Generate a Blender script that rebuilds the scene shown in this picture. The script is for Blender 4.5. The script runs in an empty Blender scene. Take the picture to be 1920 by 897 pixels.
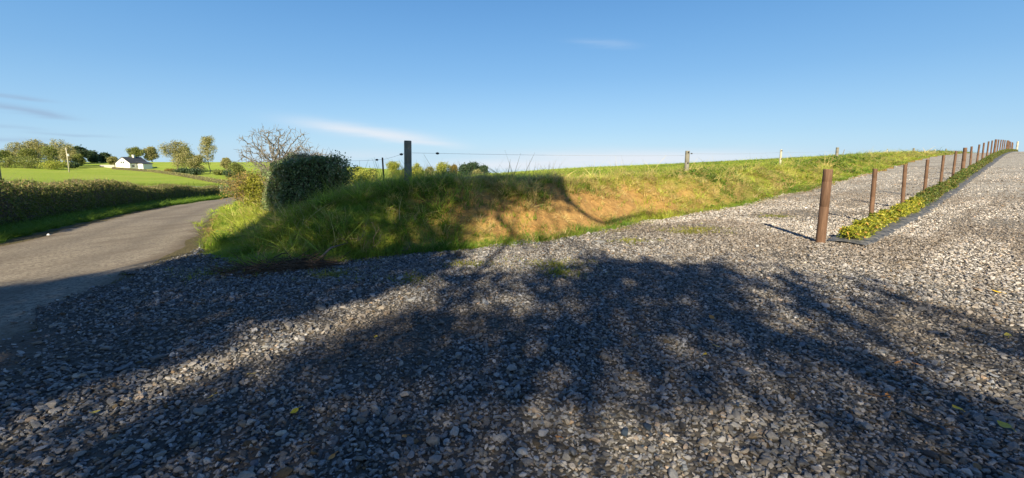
import bpy, bmesh, math, random
import numpy as np
from mathutils import Vector, Matrix
R = math.radians
random.seed(7); rng = np.random.default_rng(7)
scene = bpy.context.scene
col = scene.collection

# ------------------------------------------------------------------ camera
W0, H0, F0 = 1920.0, 897.0, 805.0          # photograph frame and focal length in its pixels
PITCH = R(7.0); HOR = 300.0
CY = HOR + F0 * math.tan(PITCH)
EYE = np.array([0.0, 0.0, 1.6])
cam = bpy.data.cameras.new('camera'); camo = bpy.data.objects.new('camera', cam); col.objects.link(camo)
camo.location = EYE; camo.rotation_euler = (R(90) - PITCH, 0, 0)
cam.sensor_width = 36; cam.lens = 36 * F0 / W0
cam.shift_y = -(H0 / 2 - CY) / W0
cam.clip_start = 0.05; cam.clip_end = 6000
scene.camera = camo

# ------------------------------------------------------------------ light
SUN_EL = R(31.0); SUN_AZ_SH = R(7.0)        # shadows run towards +Y, turned a little to +X
L = np.array([-math.sin(SUN_AZ_SH) * math.cos(SUN_EL), -math.cos(SUN_AZ_SH) * math.cos(SUN_EL), math.sin(SUN_EL)])
sun = bpy.data.lights.new('sun', 'SUN'); sun.energy = 5.0; sun.angle = R(0.6); sun.color = (1.0, 0.875, 0.63)
suno = bpy.data.objects.new('sun', sun); col.objects.link(suno)
suno.rotation_euler = Vector(L).to_track_quat('Z', 'Y').to_euler()
world = bpy.data.worlds.new('World'); scene.world = world; world.use_nodes = True
scene.view_settings.view_transform = 'Standard'; scene.view_settings.look = 'None'
scene.view_settings.exposure = 0.90; scene.view_settings.gamma = 1.0
scene.cycles.max_bounces = 6; scene.cycles.transparent_max_bounces = 4

SKY_K = 7.9
def build_world():
    nt = world.node_tree; N = nt.nodes; K = nt.links; N.clear()
    def n(t, **kw):
        x = N.new(t)
        for k, v in kw.items(): setattr(x, k, v)
        return x
    def m(op, a, b=None, c=None):
        x = n('ShaderNodeMath', operation=op)
        for i, v in enumerate((a, b, c)):
            if v is None: continue
            if isinstance(v, (int, float)): x.inputs[i].default_value = v
            else: K.new(v, x.inputs[i])
        return x.outputs[0]
    tc = n('ShaderNodeTexCoord'); sep = n('ShaderNodeSeparateXYZ'); K.new(tc.outputs['Generated'], sep.inputs[0])
    x, y, z = sep.outputs
    cmb = n('ShaderNodeCombineXYZ'); K.new(x, cmb.inputs[0]); K.new(y, cmb.inputs[1])
    K.new(m('MAXIMUM', z, 0.012), cmb.inputs[2])
    sky = n('ShaderNodeTexSky', sky_type='NISHITA'); sky.sun_disc = False
    sky.sun_elevation = SUN_EL; sky.sun_rotation = math.atan2(L[0], L[1])
    sky.air_density = 1.0; sky.dust_density = 0.4; sky.ozone_density = 2.2; sky.altitude = 100
    K.new(cmb.outputs[0], sky.inputs[0])
    az = m('ARCTAN2', x, y); el = m('ARCSINE', z)
    az_el = n('ShaderNodeCombineXYZ'); K.new(az, az_el.inputs[0]); K.new(m('MULTIPLY', el, 9.0), az_el.inputs[1])
    noi = n('ShaderNodeTexNoise'); noi.inputs['Scale'].default_value = 5.5; noi.inputs['Detail'].default_value = 7; noi.inputs['Roughness'].default_value = 0.55
    K.new(az_el.outputs[0], noi.inputs['Vector'])
    wob = m('MULTIPLY', m('SUBTRACT', noi.outputs[0], 0.5), 0.022)
    clouds = [  # px, py, half length px, half thickness px, drop per px, strength
        (700, 250, 130, 11, 0.115, .95), (775, 265, 90, 7, 0.10, 0.8), (1190, 298, 265, 14, 0.0, 1.1), (1000, 309, 190, 14, -0.03, 1.1),
        (1125, 92, 55, 5, 0.10, 0.16), (640, 292, 150, 10, 0.0, 0.35)]
    greys = [(50, 206, 100, 6, 0.13, 0.8), (40, 184, 80, 4, 0.08, 0.65), (15, 240, 80, 4, 0.04, 0.6), (140, 254, 90, 3.5, 0.03, 0.45), (30, 262, 120, 5, 0.0, 0.4)]
    tot = None; grey_tot = None
    for gi_, (px, py, hl, ht, sl, st) in enumerate(clouds + greys):
        a0 = math.atan((px - 960) / F0); k = math.cos(a0)
        e0 = math.atan((HOR - py) / F0 * k)
        sa = hl / F0 * k * k; se = ht / F0 * k
        da = m('SUBTRACT', az, a0)
        de = m('ADD', m('SUBTRACT', m('ADD', el, wob), e0), m('MULTIPLY', da, sl))
        q = m('ADD', m('POWER', m('ABSOLUTE', m('DIVIDE', da, sa)), 3.0), m('POWER', m('ABSOLUTE', m('DIVIDE', de, se)), 2.0))
        g = m('MINIMUM', m('MULTIPLY', m('POWER', 2.718, m('MULTIPLY', q, -1.0)), st), 1.0)
        if gi_ < len(clouds): tot = g if tot is None else m('MAXIMUM', tot, g)
        else: grey_tot = g if grey_tot is None else m('MAXIMUM', grey_tot, g)
    nz = n('ShaderNodeMapRange'); nz.inputs[1].default_value = 0.3; nz.inputs[2].default_value = 0.62; K.new(noi.outputs[0], nz.inputs[0])
    fac = m('MULTIPLY', tot, m('ADD', 0.72, m('MULTIPLY', nz.outputs[0], 0.28)))
    # painted sky gradient, horizon to zenith, covering most of the sky texture
    sky_ramp = n('ShaderNodeValToRGB'); e_ = sky_ramp.color_ramp.elements; sky_ramp.color_ramp.interpolation = 'B_SPLINE'
    for q_, (p_, c_) in enumerate(((0.0, (.27, .44, .60)), (.06, (.225, .40, .58)), (.18, (.120, .295, .53)), (.36, (.055, .200, .45)), (.62, (.030, .095, .27)), (1.0, (.020, .050, .16)))):
        if q_ > 1: e_.new(p_)
        e_[q_].position = p_; e_[q_].color = (*c_, 1)
    K.new(m('MAXIMUM', z, 0.0), sky_ramp.inputs[0])
    a10 = n('ShaderNodeVectorMath', operation='SCALE'); K.new(sky_ramp.outputs[0], a10.inputs[0]); a10.inputs['Scale'].default_value = SKY_K
    mx0 = n('ShaderNodeMix', data_type='RGBA'); mx0.inputs[0].default_value = 0.85; K.new(sky.outputs[0], mx0.inputs[6]); K.new(a10.outputs[0], mx0.inputs[7])
    mx = n('ShaderNodeMix', data_type='RGBA'); K.new(fac, mx.inputs[0]); K.new(mx0.outputs[2], mx.inputs[6]); mx.inputs[7].default_value = (4.25, 4.58, 5.0, 1)
    mx2 = n('ShaderNodeMix', data_type='RGBA'); K.new(m('MULTIPLY', grey_tot, nz.outputs[0]), mx2.inputs[0]); K.new(mx.outputs[2], mx2.inputs[6]); mx2.inputs[7].default_value = (1.75, 2.35, 3.3, 1)
    bg = n('ShaderNodeBackground'); bg.inputs[1].default_value = 0.10; K.new(mx2.outputs[2], bg.inputs[0])
    out = n('ShaderNodeOutputWorld'); K.new(bg.outputs[0], out.inputs[0])
build_world()

# ------------------------------------------------------------------ numeric helpers
def ray(px, py):
    u = (px - W0 / 2) / F0; v = (CY - py) / F0
    return np.array([u, math.cos(PITCH) + v * math.sin(PITCH), -math.sin(PITCH) + v * math.cos(PITCH)])
def at(px, py, Y):                        # point seen at a pixel, Y metres ahead
    d = ray(px, py); return EYE + d * (Y / d[1])
def to_px(P):
    P = np.asarray(P, float) - EYE
    f = P[..., 1] * math.cos(PITCH) - P[..., 2] * math.sin(PITCH)
    up = P[..., 1] * math.sin(PITCH) + P[..., 2] * math.cos(PITCH)
    f = np.where(f > 0.05, f, 0.05)
    return W0 / 2 + F0 * P[..., 0] / f, CY - F0 * up / f
def smooth(a, b, x):
    t = np.clip((x - a) / (b - a), 0, 1); return t * t * (3 - 2 * t)
_perm = np.random.default_rng(3).random((256, 256))
def vnoise(x, y):
    xi = np.floor(x).astype(int); yi = np.floor(y).astype(int); fx = x - xi; fy = y - yi
    fx = fx * fx * (3 - 2 * fx); fy = fy * fy * (3 - 2 * fy)
    g = lambda i, j: _perm[(xi + i) & 255, (yi + j) & 255]
    return (g(0, 0) * (1 - fx) + g(1, 0) * fx) * (1 - fy) + (g(0, 1) * (1 - fx) + g(1, 1) * fx) * fy
def fbm(x, y, o=4):
    s = 0; a = 0.5; t = 0
    for k in range(o):
        s = s + a * vnoise(x * 2 ** k + 17.3 * k, y * 2 ** k + 5.1 * k); t += a; a *= 0.5
    return s / t                          # 0..1, mean 0.5

# ------------------------------------------------------------------ the lie of the land
DD = np.array([0.773, 0.635]); NN = np.array([-0.635, 0.773])   # along the driveway fence, and to its left
RD = np.array([-0.552, 0.834]); RN = np.array([0.834, 0.552])   # along the lane, and to its right
def st(x, y): return x * DD[0] + y * DD[1], x * NN[0] + y * NN[1]
def xy(s, t): return s * DD[0] + t * NN[0], s * DD[1] + t * NN[1]
ZG_S = [-40, 9.8, 13.6, 17.4, 21.3, 25, 29, 33, 36.6, 40, 44, 48, 52, 60, 75, 98, 140]
ZG_Z = [-0.1, 0, .05, .12, .26, .46, .68, .86, 1.02, 1.2, 1.42, 1.62, 1.8, 2.1, 2.45, 2.75, 2.9]
def zg(s, t): return np.interp(s, ZG_S, ZG_Z) - 0.03 * (np.asarray(t) - 2.6) * np.clip((np.asarray(s) - 15) / 15, 0, 1)
RZ_Y = [-60, 7, 13, 19, 27, 36, 50, 70]
RZ_Z = [0.2, 0, -.35, -.75, -1.3, -1.9, -2.8, -3.5]
def road_c(Y):                            # centre line of the lane
    return np.interp(Y, [-60, 0, 3.2, 6.4, 8.3, 13.2, 19, 28, 38, 50, 60, 75], [14, -4.3, -5.9, -7.25, -8.15, -11.3, -14.95, -20.3, -25.6, -31.5, -34, -33])
pl = []
for s in (-30, -12, 0, 10, 17, 25, 33, 40, 48, 60, 80, 110, 160):
    for t in (-40, -12, -2, 5):
        X, Y = xy(s, t)
        if s <= 0 and t > 0: continue
        pl.append((X, Y, float(zg(s, t)) if t > -20 else float(zg(s, -12)) - 0.6))
for Y in (-40, -15, 0, 7, 10, 13, 16, 19, 23, 27, 36, 50, 60):
    c = float(road_c(Y)); z = float(np.interp(Y, RZ_Y, RZ_Z))
    for o in (-9, -2, 2): pl.append((c + o, Y, z - (0.03 * max(0, -o - 5))))
pl += [(-42, 60, -3.2), (-152, 180, -3.3), (-56, 92, -4.1), (-205, 170, -.95), (-178, 203, -2.75), (-130, 130, -2.8), (-100, 100, -3.1), (-90, 70, -2.6), (-45, 30, -1.6), (-90, 30, -1.2),
       (-70, 200, -3.5), (-116, 165, -3.6), (-225, 262, .6), (-150, 262, 0.3), (-300, 262, .8), (-340, 400, 0.0), (-450, 250, 1), (-200, 420, -2), (-20, 160, -6.5), (20, 250, -9), (-80, 320, -6),
       (-60, -80, 0), (60, -100, 0), (-300, -100, 0), (300, 0, 1), (-200, 40, -1.0), (300, 200, -3), (150, 300, -8)]
pt = [(-2.3, 9.7, 1.02), (-4.2, 10, .72), (-7, 15, .35), (-10, 19, -.1), (-14.5, 27, -.7), (-5.2, 14.5, .65), (-20, 36, -1.4), (0.5, 12, .98), (3.4, 14.2, .98), (6.9, 17, 1.06), (11, 20.5, 1.12), (15, 24, 1.22), (19.3, 27.6, 1.45), (23.7, 31.1, 1.72), (30, 36.5, 2.0), (36.8, 42, 2.22), (46, 50, 2.45), (60, 62, 2.75), (80, 78, 2.95),
      (-1, 20, .80), (-6, 22, .3), (3, 30, .80), (-6, 34, .1), (-12, 40, -1.0), (-4, 48, -.4), (4, 45, .55), (7, 40, .85), (16, 50, .9), (25, 60, .95), (37, 62, 1.4), (48, 62, 2.0), (56, 62, 2.35), (64, 64, 2.7),
      (10, 80, -.6), (30, 100, -.3), (60, 110, 1.0), (90, 120, 2.0), (-30, 60, -3.0), (-20, 80, -4), (0, 110, -4.5), (-56, 92, -4.1), (-20, 160, -6.5), (20, 250, -9), (150, 200, -1), (150, 300, -8), (120, 90, 2.5)]
class MQ:
    def __init__(s, pts, c=3.0):
        P = np.array(pts, float); s.p = P[:, :2]; s.c2 = c * c; n = len(P)
        d = np.sqrt(((s.p[:, None] - s.p[None]) ** 2).sum(-1) + s.c2)
        A = np.zeros((n + 1, n + 1)); A[:n, :n] = d; A[n, :n] = A[:n, n] = 1
        A[range(n), range(n)] += -0.02
        s.w = np.linalg.solve(A, np.r_[P[:, 2], 0])
    def __call__(s, x, y):
        x = np.asarray(x, float); y = np.asarray(y, float); sh = x.shape; x = x.ravel(); y = y.ravel()
        o = np.full(x.shape, s.w[-1])
        for (a, b), w in zip(s.p, s.w[:-1]): o += w * np.sqrt((x - a) ** 2 + (y - b) ** 2 + s.c2)
        return o.reshape(sh)
zlow, ztop = MQ(pl), MQ(pt)
def foot_t(s):                            # where the bank meets the gravel
    return np.interp(s, [-3, .4, .78, 1.2, 1.8, 3, 6, 10, 16, 25, 40, 60], [7.5, 7.4, 7.2, 6.95, 6.7, 6.45, 6.0, 6.35, 6.35, 6.5, 6.6, 6.6])
def inbank(x, y):                         # metres inside the banked ground, negative on gravel and lane
    s, t = st(x, y)
    a = t - foot_t(s) + (fbm(x * .9, y * .9, 3) - .5) * 0.5
    b = (x - road_c(y) - 1.85) * 0.83 + (fbm(x * .8 + 9, y * .8, 3) - .5) * 0.5
    c = (x + 4.22) * .685 + (y - 6.15) * .729 + (fbm(x * .9 + 2, y * .9, 3) - .5) * 0.4     # the splayed corner
    def smin(p, q, k):
        h = np.clip(0.5 + 0.5 * (q - p) / k, 0, 1); return q * (1 - h) + p * h - k * h * (1 - h)
    a = smin(a, np.where(s < 6, c, 50), .7)
    return smin(a, b, 1.1), a, b
def Z(x, y):
    x = np.asarray(x, float); y = np.asarray(y, float)
    D, a, b = inbank(x, y); s, t = st(x, y)
    r = np.hypot(x, y)
    lo = zlow(x, y)
    # the land falls away past the crest so that only sky stands behind the field
    fall = -0.034 * np.clip(r - 330, 0, None) * smooth(-0.9, -0.3, x / np.maximum(r, 1)) * (y > -50) - 0.004 * np.clip(r - 330, 0, None)
    steep = smooth(0, 2.3, D) * 0.75 + 0.25 * smooth(0, 1.3, D - 0.1)
    verge = smooth(0, 3.4, D)
    road_side = np.maximum(smooth(1.0, 4.0, a - b), smooth(1.6, -.4, s))   # along the lane the bank leans back more
    m = steep * (1 - road_side) + verge * road_side
    z = lo * (1 - m) + ztop(x, y) * m
    near = np.exp(-r / 60)
    z = z + near * m * (1 - .5 * smooth(3, 8, D)) * ((fbm(x * 1.3, y * 1.3, 4) - .5) * 0.17 + (fbm(x * 5, y * 5, 3) - .5) * 0.10)
    # erosion hollows in the soil face
    face = smooth(0.1, .7, D) * (1 - smooth(1.4, 2.3, D)) * (1 - road_side)
    z = z - face * near * 0.22 * smooth(.45, .75, fbm(x * .55 + 3, y * .55, 2))
    g = (1 - smooth(-.2, .3, D))
    lane = smooth(2.4, 1.3, np.abs(x - road_c(y)))
    z = z + g * near * (1 - lane) * ((fbm(x * .7 + 40, y * .7, 3) - .5) * 0.07)
    vl = smooth(-1.7, -3.6, (x - road_c(y)) * .83)
    z = z + near * vl * (0.10 + (fbm(x * 1.5, y * 1.5, 3) - .5) * .18)
    return z + fall
def zat(x, y): return float(Z(np.array([x]), np.array([y]))[0])
def hit(px, py, dz=0.0):                  # where a pixel's ray meets the land
    d = ray(px, py); Ys = np.geomspace(1.0, 300, 900)
    P = EYE[None] + d[None] * (Ys / d[1])[:, None]
    zz = Z(P[:, 0], P[:, 1]) + dz
    k = np.argmax(P[:, 2] < zz)
    if k == 0: return P[-1]
    f0 = P[k - 1, 2] - zz[k - 1]; f1 = P[k, 2] - zz[k]; t = f0 / (f0 - f1)
    return P[k - 1] * (1 - t) + P[k] * t

# ------------------------------------------------------------------ mesh helpers
def link(name, me, m=None, parent=None):
    o = bpy.data.objects.new(name, me); col.objects.link(o)
    if m is not None and me is not None:
        for q in (m if isinstance(m, (list, tuple)) else [m]): me.materials.append(q)
    if parent is not None: o.parent = parent
    return o
def tag(o, label=None, cat=None, group=None, kind=None):
    if label: o['label'] = label
    if cat: o['category'] = cat
    if group: o['group'] = group
    if kind: o['kind'] = kind
    return o
def empty(name, loc, rz=0):
    o = bpy.data.objects.new(name, None); col.objects.link(o); o.location = [float(v) for v in loc]; o.rotation_euler = (0, 0, rz); o.empty_display_size = .2
    return o
def np_mesh(name, V, Fs, attrs=None, smoothf=False, uvc=None):
    V = np.asarray(V, np.float32); Fs = [np.asarray(f, np.int32) for f in (Fs if isinstance(Fs, list) else [Fs]) if len(f)]
    me = bpy.data.meshes.new(name); me.vertices.add(len(V)); me.vertices.foreach_set('co', V.ravel())
    nl = sum(f.size for f in Fs); nf = sum(len(f) for f in Fs)
    me.loops.add(nl); me.polygons.add(nf)
    me.loops.foreach_set('vertex_index', np.concatenate([f.ravel() for f in Fs]))
    tot = np.concatenate([np.full(len(f), f.shape[1], np.int32) for f in Fs])
    me.polygons.foreach_set('loop_start', np.r_[0, np.cumsum(tot)[:-1]].astype(np.int32))
    me.polygons.foreach_set('loop_total', tot)
    if smoothf: me.polygons.foreach_set('use_smooth', np.ones(nf, bool))
    for (an, dom, data) in (attrs or []):
        data = np.asarray(data, np.float32)
        if data.ndim == 1: a = me.attributes.new(an, 'FLOAT', dom); a.data.foreach_set('value', data)
        elif data.shape[1] == 3: a = me.attributes.new(an, 'FLOAT_VECTOR', dom); a.data.foreach_set('vector', data.ravel())
        else: a = me.attributes.new(an, 'FLOAT_COLOR', dom); a.data.foreach_set('color', data.ravel())
    me.update(calc_edges=True); return me
def rand_frames(n, up=0.0):
    a = rng.normal(size=(n, 3)); a[:, 2] += up; a /= np.linalg.norm(a, axis=1)[:, None]
    b = rng.normal(size=(n, 3)); b -= (a * b).sum(1)[:, None] * a; b /= np.linalg.norm(b, axis=1)[:, None]
    return a, b, np.cross(a, b)
def leaf_arrays(C, size, up=0.3, ratio=.55):
    n = len(C); nrm, u, v = rand_frames(n, up); sz = (size * (0.6 + .8 * rng.random(n)))[:, None]
    fold = nrm * sz * .18
    P = np.stack([C - u * sz, C + v * sz * ratio + fold, C + u * sz, C - v * sz * ratio + fold], 1).reshape(-1, 3)
    F = np.arange(4 * n).reshape(n, 4)
    return P, F
def seg_arrays(S, k=4):                   # S rows: p0(3) p1(3) r0 r1 -> tapered prisms
    S = np.asarray(S, float); n = len(S); p0 = S[:, :3]; p1 = S[:, 3:6]; d = p1 - p0; d /= np.linalg.norm(d, axis=1)[:, None] + 1e-9
    ref = np.where(np.abs(d[:, 2:3]) > .9, [[1.0, 0, 0]], [[0, 0, 1.0]])
    u = np.cross(d, ref); u /= np.linalg.norm(u, axis=1)[:, None]; v = np.cross(d, u)
    a = np.arange(k) * 2 * math.pi / k; ca = np.cos(a); sa = np.sin(a)
    ring = u[:, None] * ca[None, :, None] + v[:, None] * sa[None, :, None]
    A = p0[:, None] + ring * S[:, 6][:, None, None]; B = p1[:, None] + ring * S[:, 7][:, None, None]
    V = np.concatenate([A, B], 1).reshape(-1, 3)
    i = np.arange(k); j = (i + 1) % k
    f = np.stack([i, j, j + k, i + k], 1)
    F = (f[None] + (np.arange(n) * 2 * k)[:, None, None]).reshape(-1, 4)
    return V, F
def tube(name, pts, r, m, parent=None, k=8, close=True):
    """one smooth tube along points, r a number or a list"""
    pts = [Vector([float(q) for q in p]) for p in pts]; n = len(pts); rr = r if isinstance(r, (list, tuple)) else [r] * n
    bm = bmesh.new(); rings = []
    for i, p in enumerate(pts):
        d = (pts[min(i + 1, n - 1)] - pts[max(i - 1, 0)]).normalized(); ref = Vector((1, 0, 0)) if abs(d.z) > .9 else Vector((0, 0, 1))
        u = d.cross(ref).normalized(); v = d.cross(u)
        rings.append([bm.verts.new(p + (u * math.cos(a) + v * math.sin(a)) * rr[i]) for a in [q * 2 * math.pi / k for q in range(k)]])
    for a, b in zip(rings, rings[1:]):
        for i in range(k): bm.faces.new((a[i], a[(i + 1) % k], b[(i + 1) % k], b[i])).smooth = True
    if close: bm.faces.new(rings[0][::-1]); bm.faces.new(rings[-1])
    bmesh.ops.recalc_face_normals(bm, faces=bm.faces)
    me = bpy.data.meshes.new(name); bm.to_mesh(me); bm.free(); return link(name, me, m, parent)
def bm_obj(name, bm, m, parent=None):
    bmesh.ops.recalc_face_normals(bm, faces=bm.faces)
    me = bpy.data.meshes.new(name); bm.to_mesh(me); bm.free(); return link(name, me, m, parent)
def box(bm, c, s, rz=0):
    r = bmesh.ops.create_cube(bm, size=1, matrix=Matrix.Translation(c) @ Matrix.Rotation(rz, 4, 'Z') @ Matrix.Diagonal((s[0], s[1], s[2], 1)))
    return r['verts']

# ------------------------------------------------------------------ materials
def newmat(name):
    m = bpy.data.materials.new(name); m.use_nodes = True; m.node_tree.nodes.clear(); return m, m.node_tree.nodes, m.node_tree.links
class NB:
    def __init__(s, name): s.m, s.N, s.K = newmat(name); s.out = s.N.new('ShaderNodeOutputMaterial')
    def n(s, t, ins=None, **kw):
        x = s.N.new(t)
        for k, v in kw.items(): setattr(x, k, v)
        for k, v in (ins or {}).items():
            if hasattr(v, 'is_linked') or hasattr(v, 'links'): s.K.new(v, x.inputs[k])
            else: x.inputs[k].default_value = v
        return x
    def pos(s): return s.n('ShaderNodeNewGeometry').outputs['Position']
    def obj(s): return s.n('ShaderNodeTexCoord').outputs['Object']
    def noise(s, vec, scale, detail=5, rough=.55):
        return s.n('ShaderNodeTexNoise', {'Vector': vec, 'Scale': scale, 'Detail': detail, 'Roughness': rough}).outputs[0]
    def ramp(s, fac, stops):
        r = s.n('ShaderNodeValToRGB', {'Fac': fac}); e = r.color_ramp.elements
        while len(e) < len(stops): e.new(0.5)
        for q, (p, c) in zip(e, stops): q.position = p; q.color = (*c, 1) if len(c) == 3 else c
        return r.outputs[0]
    def mix(s, f, a, b, blend='MIX'):
        x = s.n('ShaderNodeMix', data_type='RGBA', blend_type=blend)
        for i, v in ((0, f), (6, a), (7, b)):
            if isinstance(v, (int, float)): x.inputs[i].default_value = v
            elif isinstance(v, tuple): x.inputs[i].default_value = (*v[:3], 1)
            else: s.K.new(v, x.inputs[i])
        return x.outputs[2]
    def math(s, op, a, b=0.0):
        x = s.n('ShaderNodeMath', operation=op)
        for i, v in enumerate((a, b)):
            if isinstance(v, (int, float)): x.inputs[i].default_value = v
            else: s.K.new(v, x.inputs[i])
        return x.outputs[0]
    def bump(s, h, strength=.5, dist=.02): return s.n('ShaderNodeBump', {'Height': h, 'Strength': strength, 'Distance': dist}).outputs[0]
    def bsdf(s, color, rough=.8, normal=None, spec=.3):
        b = s.n('ShaderNodeBsdfPrincipled', {'Roughness': rough})
        b.inputs['Specular IOR Level'].default_value = spec
        if isinstance(color, tuple): b.inputs['Base Color'].default_value = (*color[:3], 1)
        else: s.K.new(color, b.inputs['Base Color'])
        if normal is not None: s.K.new(normal, b.inputs['Normal'])
        return b
    def done(s, sh): s.K.new(sh.outputs[0], s.out.inputs[0]); return s.m
def leaf_mat(name, stops, trans=.35, rough=.55, attr='rnd', atype='GEOMETRY'):
    b = NB(name); a = b.n('ShaderNodeAttribute', attribute_name=attr, attribute_type=atype)
    c = b.ramp(a.outputs['Fac'], stops)
    p = b.bsdf(c, rough, None, .25); t = b.n('ShaderNodeBsdfTranslucent', {'Color': b.mix(.5, c, (.35, .45, .05), 'MIX')})
    return b.done(b.n('ShaderNodeMixShader', {0: trans, 1: p.outputs[0], 2: t.outputs[0]}))
def tint_mat(name, trans=0.3, rough=.6, spec=.25, bumpy=False):   # colour of each scattered piece
    b = NB(name); a = b.n('ShaderNodeAttribute', attribute_name='tint', attribute_type='INSTANCER').outputs['Color']
    nrm = None
    if bumpy:
        o = b.obj(); f = b.noise(o, 3.0, 4, .6)
        a = b.mix(1.0, a, b.ramp(f, [(.25, (.72, .72, .72)), (.75, (1.2, 1.2, 1.2))]), 'MULTIPLY'); nrm = b.bump(f, .25, .1)
    p = b.bsdf(a, rough, nrm, spec)
    if trans <= 0: return b.done(p)
    t = b.n('ShaderNodeBsdfTranslucent', {'Color': a})
    return b.done(b.n('ShaderNodeMixShader', {0: trans, 1: p.outputs[0], 2: t.outputs[0]}))
def simple(name, c1, c2, scale=8, rough=.8, bump=.3, stretch=None, spec=.3, dist=.01):
    b = NB(name); v = b.obj()
    if stretch: v = b.n('ShaderNodeMapping', {'Vector': v, 'Scale': stretch}).outputs[0]
    f = b.noise(v, scale, 6, .6); c = b.ramp(f, [(.3, c1), (.7, c2)])
    return b.done(b.bsdf(c, rough, b.bump(f, bump, dist), spec))

def ground_mat():
    b = NB('ground_grass_and_soil'); p = b.pos()
    a = b.n('ShaderNodeAttribute', attribute_name='soil').outputs['Fac']; dry = b.n('ShaderNodeAttribute', attribute_name='dry').outputs['Fac']
    n1 = b.noise(p, .35, 6, .6); n2 = b.noise(p, 6, 6, .65); n3 = b.noise(p, 30, 4, .6); nf = b.noise(p, .06, 4, .6)
    g = b.mix(n1, (.24, .36, .04), (.42, .52, .07)); g = b.mix(b.ramp(nf, [(.4, (0, 0, 0)), (.6, (1, 1, 1))]), g, (.40, .47, .08))
    g = b.mix(b.math('MULTIPLY', n2, .5), g, (.05, .085, .015))
    d = b.mix(n2, (.30, .20, .085), (.17, .11, .045))
    s = b.mix(b.ramp(n2, [(.35, (0, 0, 0)), (.65, (1, 1, 1))]), (.52, .315, .115), (.38, .215, .080))
    s = b.mix(b.ramp(n3, [(.62, (0, 0, 0)), (.7, (1, 1, 1))]), s, (.30, .19, .09))
    mud = b.n('ShaderNodeAttribute', attribute_name='mud').outputs['Fac']; s = b.mix(mud, s, b.mix(n2, (.07, .052, .036), (.20, .15, .105)))
    c = b.mix(dry, g, d); c = b.mix(a, c, s)
    h = b.math('ADD', n2, b.math('MULTIPLY', n3, .7))
    return b.done(b.bsdf(c, .95, b.bump(h, 1.0, .09), .1))
def gravel_mat():
    b = NB('gravel_bed'); p = b.pos()
    v = b.n('ShaderNodeTexVoronoi', {'Vector': p, 'Scale': 26.0, 'Randomness': 1.0}); v2 = b.n('ShaderNodeTexVoronoi', {'Vector': p, 'Scale': 9.0, 'Randomness': 1.0})
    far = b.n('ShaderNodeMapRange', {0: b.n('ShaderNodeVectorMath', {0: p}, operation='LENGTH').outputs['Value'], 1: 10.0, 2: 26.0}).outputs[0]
    cell = b.n('ShaderNodeSeparateColor', {0: v.outputs['Color']}).outputs[0]; cell2 = b.n('ShaderNodeSeparateColor', {0: v2.outputs['Color']}).outputs[0]
    stone = b.ramp(cell, [(0, (.17, .158, .14)), (.5, (.35, .325, .285)), (.85, (.47, .44, .385)), (1, (.57, .53, .47))])
    stone = b.mix(.35, stone, b.ramp(cell2, [(0, (.22, .205, .18)), (1, (.54, .50, .44))]))
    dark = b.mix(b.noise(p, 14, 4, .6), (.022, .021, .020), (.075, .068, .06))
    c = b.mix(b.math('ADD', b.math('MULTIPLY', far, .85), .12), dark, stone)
    pat = b.ramp(b.noise(p, .55, 5, .6), [(.5, (0, 0, 0)), (.68, (1, 1, 1))])
    c = b.mix(b.math('MULTIPLY', b.n('ShaderNodeSeparateColor', {0: pat}).outputs[0], .5), c, (.15, .115, .085))
    return b.done(b.bsdf(c, .9, b.bump(b.math('SUBTRACT', 1.0, v.outputs['Distance']), .6, .03), .2))
def road_mat():
    b = NB('lane_chippings'); p = b.pos(); lat = b.n('ShaderNodeAttribute', attribute_name='lat').outputs['Fac']
    n1 = b.noise(p, .8, 5, .6); n2 = b.noise(p, 60, 3, .7); n3 = b.noise(p, 4, 5, .65)
    c = b.mix(n1, (.235, .20, .150), (.33, .285, .222))
    c = b.mix(b.ramp(n2, [(.4, (0, 0, 0)), (.65, (.5, .5, .5))]), c, (.42, .36, .28))
    wheel = b.ramp(b.math('ABSOLUTE', lat), [(.15, (.0, .0, .0)), (.42, (.55, .55, .55)), (.7, (.0, .0, .0))])
    c = b.mix(wheel, c, (.17, .145, .115))
    sp = b.noise(p, 22, 4, .75); c = b.mix(b.ramp(sp, [(.42, (.75, .75, .75)), (.55, (0, 0, 0))]), c, (.11, .09, .07))
    pt_ = b.noise(b.n('ShaderNodeMapping', {'Vector': p, 'Rotation': (0, 0, -.58), 'Scale': (1.6, .28, 1)}).outputs[0], 1.0, 5, .6); c = b.mix(b.ramp(pt_, [(.48, (0, 0, 0)), (.62, (.6, .6, .6))]), c, (.15, .12, .09))  # dark streaks along the lane: tracks, and shadow streaks painted into the colour
    edge = b.ramp(b.math('ADD', b.math('ABSOLUTE', lat), b.math('MULTIPLY', b.math('SUBTRACT', n3, .5), .5)), [(.80, (0, 0, 0)), (1.0, (1, 1, 1))])
    c = b.mix(b.math('MULTIPLY', edge, .8), c, (.15, .115, .08))
    crk = b.ramp(b.noise(p, 1.7, 6, .7), [(.60, (0, 0, 0)), (.66, (.35, .35, .35))]); c = b.mix(crk, c, (.11, .095, .08))
    return b.done(b.bsdf(c, .88, b.bump(b.math('ADD', n2, n3), .5, .012), .25))
M = {}
M['ground'] = ground_mat(); M['gravel'] = gravel_mat(); M['road'] = road_mat()
M['stone'] = tint_mat('crushed_stone', 0, .75, .35, True)
M['blade'] = tint_mat('grass_blades', .42, .5, .25)
M['bark'] = simple('bark', (.10, .075, .055), (.24, .19, .145), 12, .9, .6, (1, 1, .25))
M['bark_pale'] = simple('pale_bark', (.16, .125, .09), (.34, .27, .20), 10, .9, .4, (1, 1, .3))
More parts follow.
